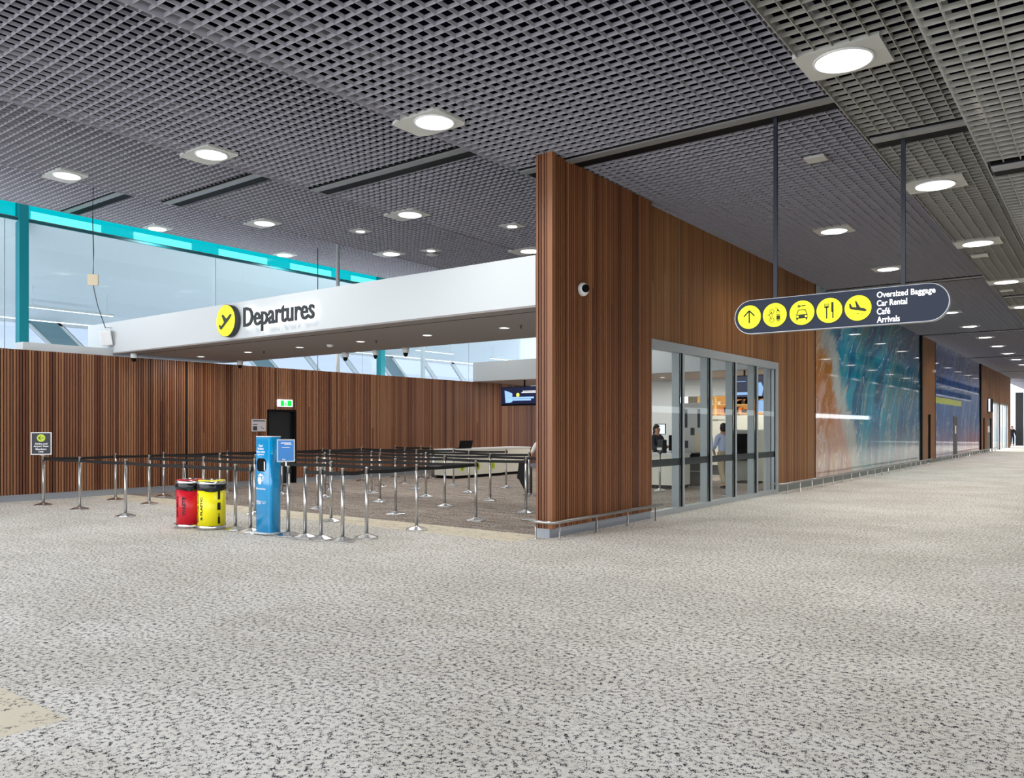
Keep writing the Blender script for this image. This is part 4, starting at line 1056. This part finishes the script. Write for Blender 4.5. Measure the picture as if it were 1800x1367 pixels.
e = empty('equipment_cabinet', (-9.0, 20.2, 0), 'tall grey cabinet with slots on a dark base seen through the second pane', 'cabinet')
MB().box(-0.52, 0.30, -0.25, 0.30, 0, 0.78).build('base', DARKG, e)
MB().box(-0.42, 0.26, -0.05, 0.30, 0.86, 2.22).build('tower', mat('pale grey tower', (190, 190, 186), 0.5), e, bevel=0.02)
MB().box(-0.50, -0.43, -0.05, 0.30, 0.86, 2.22).build('blue_side', mat('blue cabinet side', (86, 118, 170), 0.5), e)
MB().box(-0.56, 0.34, -0.3, 0.32, 0.78, 0.86).build('shelf', BLACK, e)
b = MB()
for (x0, z0, z1) in ((-0.32, 1.55, 2.05), (0.08, 1.55, 2.05), (-0.12, 1.35, 1.55), (-0.3, 1.0, 1.2)): b.box(x0, x0 + 0.11, -0.056, -0.05, z0, z1)
b.build('vent', DARKG, e)
MB().box(0.02, 0.24, -0.09, -0.05, 0.9, 1.4).build('reader', mat('beige reader', (206, 190, 160), 0.5), e)
MB().box(-0.52, 0.30, -0.27, -0.25, 0.38, 0.40).build('drawer_line', MIDG, e)

e = empty('service_machine', (-8.38, 22.2, 0), 'grey machine with a dark front through the fourth pane', 'machine')
MB().box(-0.42, 0.36, 0, 0.6, 0, 1.5).build('body', mat('pale machine body', (186, 188, 178), 0.5), e, bevel=0.02)
MB().box(-0.36, 0.10, -0.02, 0.0, 0.72, 1.38).build('display', BLACK, e)
MB().box(-0.40, 0.36, -0.16, 0.0, 0.62, 0.68).build('tray', BLACK, e)
MB().box(0.14, 0.30, -0.01, 0.0, 0.8, 1.4).build('label_strip', DARKG, e)
MB().box(-0.1, 0.5, -0.5, 0.0, 0, 0.05).build('foot', BLACK, e)

e = empty('partition_panel', (-9.9, 25.2, 0), 'rounded cream partition with dark base behind the standing man', 'partition')
P = [(x, z) for x, z in rrect(1.25, 0.32, 1.95, 0.18)]
MB().prism(P, -0.04, 0.04).build('panel', CREAM, e)
MB().box(-1.2, 1.25, -0.1, 0.2, 0, 0.32).build('base', DARKG, e)
text('SERVICE', 'lettering', DARKG, e, -0.45, 1.8, -0.045, width=0.5, height=0.06)
e = empty('partition_panel', (-7.75, 25.2, 0), 'rounded cream partition seen through the last pane', 'partition')
MB().prism([(x, z) for x, z in rrect(0.62, 0.32, 1.95, 0.18)], -0.04, 0.04).build('panel', CREAM, e)
MB().box(-0.62, 0.62, -0.1, 0.2, 0, 0.32).build('base', DARKG, e)

e = empty('shop_shelving', (-9.4, 27.2, 0), 'warm lit shop shelving filled with goods behind the cream partitions', 'shelving')
b = MB(); b.box(-2.6, 2.6, 0.2, 0.25, 0, 3.0)
for k in range(9): b.box(-2.6 + k * 0.64, -2.52 + k * 0.64, -0.1, 0.2, 0, 3.0)
for z in (1.4, 1.75, 2.05, 2.35, 2.62): b.box(-2.6, 2.6, -0.1, 0.2, z, z + 0.02)
b.build('rack', SHELFW, e)
goods = [mat('goods ' + n, c, 0.6) for n, c in (('dark', (60, 44, 36)), ('white', (232, 226, 214)), ('orange', (220, 130, 60)), ('grey', (130, 126, 120)))]
for gi, gm in enumerate(goods):
    b = MB(); rnd = random.Random(gi)
    for z in (1.42, 1.77, 2.07, 2.37):
        for k in range(8):
            x = -2.5 + k * 0.64; q = 0
            while q < 0.5:
                if rnd.random() < 0.28: b.box(x + q, x + q + 0.11, -0.05, 0.15, z, z + rnd.uniform(0.1, 0.24))
                q += 0.125
    o = b.build('goods', gm, e); o['kind'] = 'stuff'
L = bpy.data.lights.new('shelf_lamp', 'AREA'); L.shape = 'RECTANGLE'; L.size = 5; L.size_y = 0.3; L.energy = 90; L.color = (1, 0.86, 0.66)
lo = bpy.data.objects.new('lamp', L); COL.objects.link(lo); lo.parent = e; lo.location = (0, -0.8, 3.1); lo.rotation_euler = (-0.5, 0, 0)
struct(MB().box(-13, -6.72, 28.5, 28.7, 0, 3.2).build('wall_shop_rear', mat('cream rear wall', (220, 214, 200), 0.7)))
struct(MB().box(-13, -6.72, 25.75, 28.5, 3.15, 3.2).build('ceiling_shop_rear', WHITE))
counter(-10.95, 20.25, 'cream back desk behind the woman in the first pane', 0.0, 1.2, 0.0, 0.5)
e = empty('computer_monitor', (-10.17, 20.45, 0.90), 'computer monitor with bright screen on the back desk in the first pane', 'monitor')
MB().box(-0.015, 0.015, 0.02, 0.05, 0, 0.50).build('stand', DARKG, e); MB().box(-0.17, 0.17, -0.01, 0.02, 0.46, 0.76).build('bezel', DARKG, e); MB().box(-0.15, 0.15, -0.015, -0.01, 0.48, 0.74).build('display', SCRW, e)
MB().box(-0.10, 0.10, -0.06, 0.08, 0, 0.015).build('foot', DARKG, e)
e = empty('ticket_printer', (-9.30, 18.85, 0.90), 'dark ticket printer on the desk in the first pane', 'printer')
MB().box(-0.10, 0.06, -0.12, 0.12, 0, 0.34).build('body', DARKG, e, bevel=0.02); MB().box(-0.08, 0.04, -0.17, -0.12, 0.08, 0.14).build('paper_tray', WTEXT, e)
e = empty('card_terminal', (-9.10, 18.95, 0.90), 'black equipment box at the right end of the desk, first pane', 'terminal')
MB().box(-0.04, 0.14, -0.10, 0.10, 0.06, 0.46).build('body', BLACK, e, bevel=0.015); MB().box(0.02, 0.08, -0.05, 0.05, 0, 0.06).build('foot', BLACK, e)

# ------------------------------------------------------------------ far end of the corridor
o = MB().box(-0.28, 0.28, -0.28, 0.28, 0, 4.6).build('dark_column', COLB); o.location = (-6.5, 81.9, 0); tag(o, 'black square column at the far end of the corridor', 'column')
e = empty('distant_kiosk', (-5.75, 84.0, 0), 'bright blue kiosk at the far end beside the black column', 'kiosk')
MB().box(-0.5, 0.6, -0.3, 0.3, 0, 1.95).build('body', BLUE, e); MB().box(-0.2, 0.2, -0.31, -0.3, 1.2, 1.5).build('panel', WTEXT, e)
struct(MB().box(-12, -6.9, 100, 100.2, 0, 1.6).build('wall_partition', SCRB if False else mat('pale blue partition', (190, 206, 232), 0.6)))
e = empty('wall_screen', (XF + 0.03, 58.8, 2.55), 'tilted flat screen mounted on the far timber facade', 'screen')
MB().box(0.05, 0.15, 0, 1.5, 0, 0.85).build('bezel', BLACK, e); MB().box(0.05, 0.15, -0.012, 0.0, 0.02, 0.83).build('display', SCRW, e); MB().box(0.0, 0.05, 0.5, 1.0, 0.3, 0.5).build('bracket', BLACK, e)

# ------------------------------------------------------------------ people
def skinned(name, m, parent, verts, edges, root=0, sub=1):
    me = bpy.data.meshes.new(name); bm = bmesh.new(); lay = bm.verts.layers.skin.verify(); vs = []
    for i, (p_, r) in enumerate(verts):
        v = bm.verts.new(p_); rr = r if isinstance(r, tuple) else (r, r); v[lay].radius = rr; v[lay].use_root = (i == root); vs.append(v)
    for a, b_ in edges: bm.edges.new((vs[a], vs[b_]))
    bm.to_mesh(me); bm.free(); me.materials.append(m)
    o = bpy.data.objects.new(name, me); COL.objects.link(o)
    sk_ = o.modifiers.new('skin', 'SKIN'); sk_.use_smooth_shade = True
    ss = o.modifiers.new('subsurf', 'SUBSURF'); ss.levels = sub; ss.render_levels = sub
    if parent is not None: o.parent = parent
    return o
def person(x, y, rz, label, J, shirt, trousers, long_hair=False, sleeve=True):
    """J: joint dict in local metres, person faces -Y"""
    e = empty('person', (x, y, 0), label, 'person', None, rz)
    V = []; E_ = []; idx = {}
    def ad(k, p_, r): idx[k] = len(V); V.append((p_, r))
    def ln_(*ks):
        for a, b_ in zip(ks[:-1], ks[1:]): E_.append((idx[a], idx[b_]))
    R = dict(pelvis=(0.115, 0.085), waist=(0.11, 0.085), chest=(0.16, 0.115), neckb=(0.09, 0.08), neck=0.055, headb=0.075, head=0.095, headt=0.075)
    for k in ('pelvis', 'waist', 'chest', 'neckb', 'neck', 'headb', 'head', 'headt'): ad(k, J[k], R[k])
    ln_('pelvis', 'waist', 'chest', 'neckb', 'neck', 'headb', 'head', 'headt')
    for s_ in 'LR':
        for k, r in (('sh', 0.062), ('el', 0.043), ('wr', 0.030), ('pa', 0.034)): ad(k + s_, J[k + s_], r)
        ln_('neckb', 'sh' + s_, 'el' + s_, 'wr' + s_, 'pa' + s_)
        w_, p_ = Vector(J['wr' + s_]), Vector(J['pa' + s_]); d_ = (p_ - w_).normalized(); sd = d_.cross(Vector((0, 0, 1)));
        if sd.length < 0.1: sd = Vector((0, 1, 0))
        sd.normalize(); dn = sd.cross(d_)
        for q, (of, ln2) in enumerate(((-0.028, 0.062), (-0.010, 0.072), (0.009, 0.068), (0.027, 0.052))):
            a = p_ + sd * of + d_ * 0.018; b1 = a + d_ * ln2 * 0.55; b2 = b1 + (d_ * 0.8 - dn * 0.6) * ln2 * 0.45
            for kk, pt, r in (('a', a, 0.0095), ('b', b1, 0.0085), ('c', b2, 0.007)): ad('f%s%d%s' % (s_, q, kk), tuple(pt), r)
            ln_('pa' + s_, 'f%s%da' % (s_, q), 'f%s%db' % (s_, q), 'f%s%dc' % (s_, q))
        tb_ = w_ + d_ * 0.03 - sd * 0.03; tc = tb_ + d_ * 0.035 - sd * 0.022
        ad('t' + s_ + 'b', tuple(tb_), 0.011); ad('t' + s_ + 'c', tuple(tc), 0.009); ln_('wr' + s_, 't' + s_ + 'b', 't' + s_ + 'c')
        for k, r in (('hi', 0.085), ('kn', 0.056), ('an', 0.040), ('to', 0.035)): ad(k + s_, J[k + s_], r)
        ln_('pelvis', 'hi' + s_, 'kn' + s_, 'an' + s_, 'to' + s_)
    skinned('body', SKIN, e, V, E_)
    def sub_(name, m, keys, chains, grow):
        vv = []; ii = {}
        for k, r in keys: ii[k] = len(vv); vv.append((J[k] if k in J else k, (r[0] + grow, r[1] + grow) if isinstance(r, tuple) else r + grow))
        ee = []
        for ch in chains:
            for a, b_ in zip(ch[:-1], ch[1:]): ee.append((ii[a], ii[b_]))
        return skinned(name, m, e, vv, ee)
    J['hem'] = tuple(Vector(J['pelvis']) + Vector((0, 0, -0.02)))
    sub_('shirt', shirt, [('hem', (0.155, 0.12)), ('waist', (0.142, 0.107)), ('chest', (0.165, 0.12)), ('neckb', (0.085, 0.08)), ('shL', 0.066), ('elL', 0.048), ('wrL', 0.034), ('shR', 0.066), ('elR', 0.048), ('wrR', 0.034)],
         [('hem', 'waist', 'chest', 'neckb'), ('neckb', 'shL', 'elL', 'wrL'), ('neckb', 'shR', 'elR', 'wrR')], 0.010)
    def low(k): return tuple(Vector(J[k]) + Vector((0, 0, 0.02)))
    J['anLl'] = low('anL'); J['anRl'] = low('anR'); J['pel2'] = tuple(Vector(J['pelvis']) + Vector((0, 0, -0.01))); J['pel3'] = tuple(Vector(J['pelvis']) + Vector((0, 0, 0.09)))
    sub_('trousers', trousers, [('pel2', (0.15, 0.118)), ('pel3', (0.135, 0.10)), ('hiL', 0.09), ('knL', 0.066), ('anLl', 0.056), ('hiR', 0.09), ('knR', 0.066), ('anRl', 0.056)],
         [('pel2', 'pel3'), ('pel2', 'hiL', 'knL', 'anLl'), ('pel2', 'hiR', 'knR', 'anRl')], 0.012)
    for s_ in 'LR':
        a, b_ = Vector(J['an' + s_]), Vector(J['to' + s_])
        heel = a + (a - b_).normalized() * 0.04; heel.z = 0.045; tip = Vector(b_); tip.z = 0.035
        skinned('shoe', SHOE, e, [(tuple(heel), 0.045), (tuple((heel + tip) / 2), 0.048), (tuple(tip), 0.035)], [(0, 1), (1, 2)])
    h = Vector(J['head']); hb = Vector(J['headb']); ht = Vector(J['headt'])
    up = (ht - hb).normalized(); fw = Vector(J['face']).normalized()
    # hair cap
    sdh = fw.cross(up); b = MB(); vs = []; nu, nv = 20, 14
    for j in range(nv + 1):
        for i_ in range(nu):
            th = PI * j / nv; ph = 2 * PI * i_ / nu
            d_ = sdh * (math.sin(th) * math.cos(ph)) * 0.098 + fw * (math.sin(th) * math.sin(ph)) * 0.112 + up * math.cos(th) * 0.128
            vs.append(tuple(h - fw * 0.012 + up * 0.005 + d_))
    fs = []
    for j in range(nv):
        for i_ in range(nu):
            i2 = (i_ + 1) % nu; th = PI * (j + .5) / nv; ph = 2 * PI * (i_ + .5) / nu
            f_ = math.sin(th) * math.sin(ph); u_ = math.cos(th)
            if (f_ > 0.05 and u_ < 0.52) or u_ < -0.72: continue
            fs.append((j*nu+i_, j*nu+i2, (j+1)*nu+i2, (j+1)*nu+i_))
    b.add(vs, fs, smooth=True); hair = b.build('hair', HAIR, e)
    if long_hair: skinned('hair_length', HAIR, hair, [(tuple(h - fw * 0.06 - up * 0.02), 0.07), (tuple(h - fw * 0.085 - up * 0.14), 0.07), (tuple(h - fw * 0.085 - up * 0.24), 0.05)], [(0, 1), (1, 2)])
    sd = fw.cross(up)
    b = MB()
    for s_ in (-1, 1):
        c_ = h + fw * 0.088 + sd * 0.033 * s_ + up * 0.0
        b.lathe([(0.0001, -0.009), (0.009, 0), (0.0001, 0.009)], 8, tuple(c_))
    b.build('eyes', KTEXT, e)
    n_ = MB(); nb = h + fw * 0.09
    n_.add([tuple(nb + up * 0.0), tuple(nb + fw * 0.028 - up * 0.035), tuple(nb + sd * 0.014 - up * 0.04), tuple(nb - sd * 0.014 - up * 0.04)], [(0, 1, 2), (0, 3, 1), (1, 3, 2)]); n_.build('nose', SKIN, e)
    b = MB(); mc = h + fw * 0.088 - up * 0.06
    b.add([tuple(mc + sd * 0.022), tuple(mc + up * 0.006 + fw * 0.004), tuple(mc - sd * 0.022), tuple(mc - up * 0.008 + fw * 0.002)], [(0, 1, 2, 3)]); b.build('mouth', mat('lips', (150, 84, 76), 0.5), e)
    for s_ in (-1, 1):
        c_ = h + sd * 0.09 * s_ - up * 0.01
        MB().lathe([(0.0001, -0.028), (0.014, -0.01), (0.016, 0.012), (0.0001, 0.028)], 8, tuple(c_)).build('ear', SKIN, e)
    return e
def stand(height=1.72, **kw):
    k = height / 1.72
    J = dict(pelvis=(0, 0, 0.93), waist=(0, 0, 1.08), chest=(0, 0, 1.27), neckb=(0, 0.01, 1.40), neck=(0, 0.0, 1.47), headb=(0, -0.01, 1.55), head=(0, -0.015, 1.60), headt=(0, -0.005, 1.655),
             shL=(0.185, 0, 1.37), elL=(0.23, 0.02, 1.10), wrL=(0.21, -0.12, 0.90), paL=(0.20, -0.16, 0.84), shR=(-0.185, 0, 1.37), elR=(-0.23, 0.02, 1.10), wrR=(-0.21, -0.12, 0.90), paR=(-0.20, -0.16, 0.84),
             hiL=(0.09, 0, 0.86), knL=(0.10, -0.03, 0.48), anL=(0.11, 0.02, 0.09), toL=(0.12, -0.15, 0.03), hiR=(-0.09, 0, 0.86), knR=(-0.10, -0.03, 0.48), anR=(-0.11, 0.02, 0.09), toR=(-0.12, -0.15, 0.03), face=(0, -1, 0))
    J.update(kw)
    for q in J:
        if q != 'face': J[q] = tuple(c * k for c in J[q])
    return J
# man in blue shirt, seen three-quarter from behind, facing left into the room
J = stand(1.66, anL=(0.10, 0.20, 0.09), knL=(0.10, 0.05, 0.48), toL=(0.12, 0.04, 0.03), elR=(-0.22, -0.06, 1.12), wrR=(-0.20, -0.26, 1.02), paR=(-0.18, -0.33, 1.00), elL=(0.22, -0.04, 1.12), wrL=(0.19, -0.25, 1.02), paL=(0.17, -0.32, 1.00))
person(-8.02, 19.72, math.radians(-125), 'man in pale blue shirt and beige trousers standing behind the third pane', J, SHIRTB, TROUB)
J = stand(1.62)
J.update(elR=(-0.20, -0.10, 1.02), wrR=(-0.12, -0.30, 1.05), paR=(-0.10, -0.36, 1.06), elL=(0.20, -0.10, 1.02), wrL=(0.12, -0.30, 1.05), paL=(0.10, -0.36, 1.06))
person(-9.86, 19.62, math.radians(75), 'woman in dark uniform behind the desk in the first pane', J, mat('charcoal jacket', (52, 52, 56), 0.8), TROUK, long_hair=True)
J = stand(1.66)
person(-9.45, 21.9, math.radians(60), 'man in blue shirt half hidden behind the window fin', J, SHIRTB, TROUK)
# traveller leaning forward at the edge of the timber corner, hand resting on his trolley bag
J = stand(1.74, pelvis=(0, 0.10, 0.92), waist=(0, 0.02, 1.06), chest=(0, -0.10, 1.22), neckb=(0, -0.19, 1.32), neck=(0, -0.25, 1.37), headb=(0, -0.30, 1.42), head=(0, -0.34, 1.46), headt=(0, -0.37, 1.51),
          shL=(0.185, -0.17, 1.29), elL=(0.24, -0.24, 1.04), wrL=(0.24, -0.42, 0.98), paL=(0.24, -0.49, 0.97), shR=(-0.185, -0.17, 1.29), elR=(-0.40, -0.24, 1.12), wrR=(-0.47, -0.34, 0.93), paR=(-0.49, -0.37, 0.87),
          hiL=(0.09, 0.08, 0.85), hiR=(-0.09, 0.08, 0.85), knR=(-0.20, 0.0, 0.47), anR=(-0.26, 0.10, 0.09), toR=(-0.30, -0.06, 0.03), anL=(0.11, 0.12, 0.09), toL=(0.12, -0.05, 0.03), face=(0, -0.9, -0.4))
person(-10.64, 15.84, math.radians(20), 'traveller in white shirt and black trousers leaning forward, mostly behind the timber corner', J, SHIRTW, TROUK)
e = empty('holdall', (-11.06, 15.12, 0), 'black soft bag standing beside the leaning traveller', 'bag')
MB().prism([(-0.12, 0.36), (-0.06, 0.33), (0.16, 0.0), (0.24, 0.0), (0.24, 0.62), (0.05, 0.80), (-0.06, 0.76)], -0.08, 0.08).build('bag', BAG, e, bevel=0.03)
MB().tube([(0.0, 0, 0.82), (-0.02, 0, 0.9), (0.05, 0, 0.9), (0.06, 0, 0.78)], 0.010, 8).build('strap', BLACK, e)
J = stand(1.70)
person(-6.85, 79.6, 0.4, 'person in dark clothes standing beside the far black column', J, TROUK, TROUK)
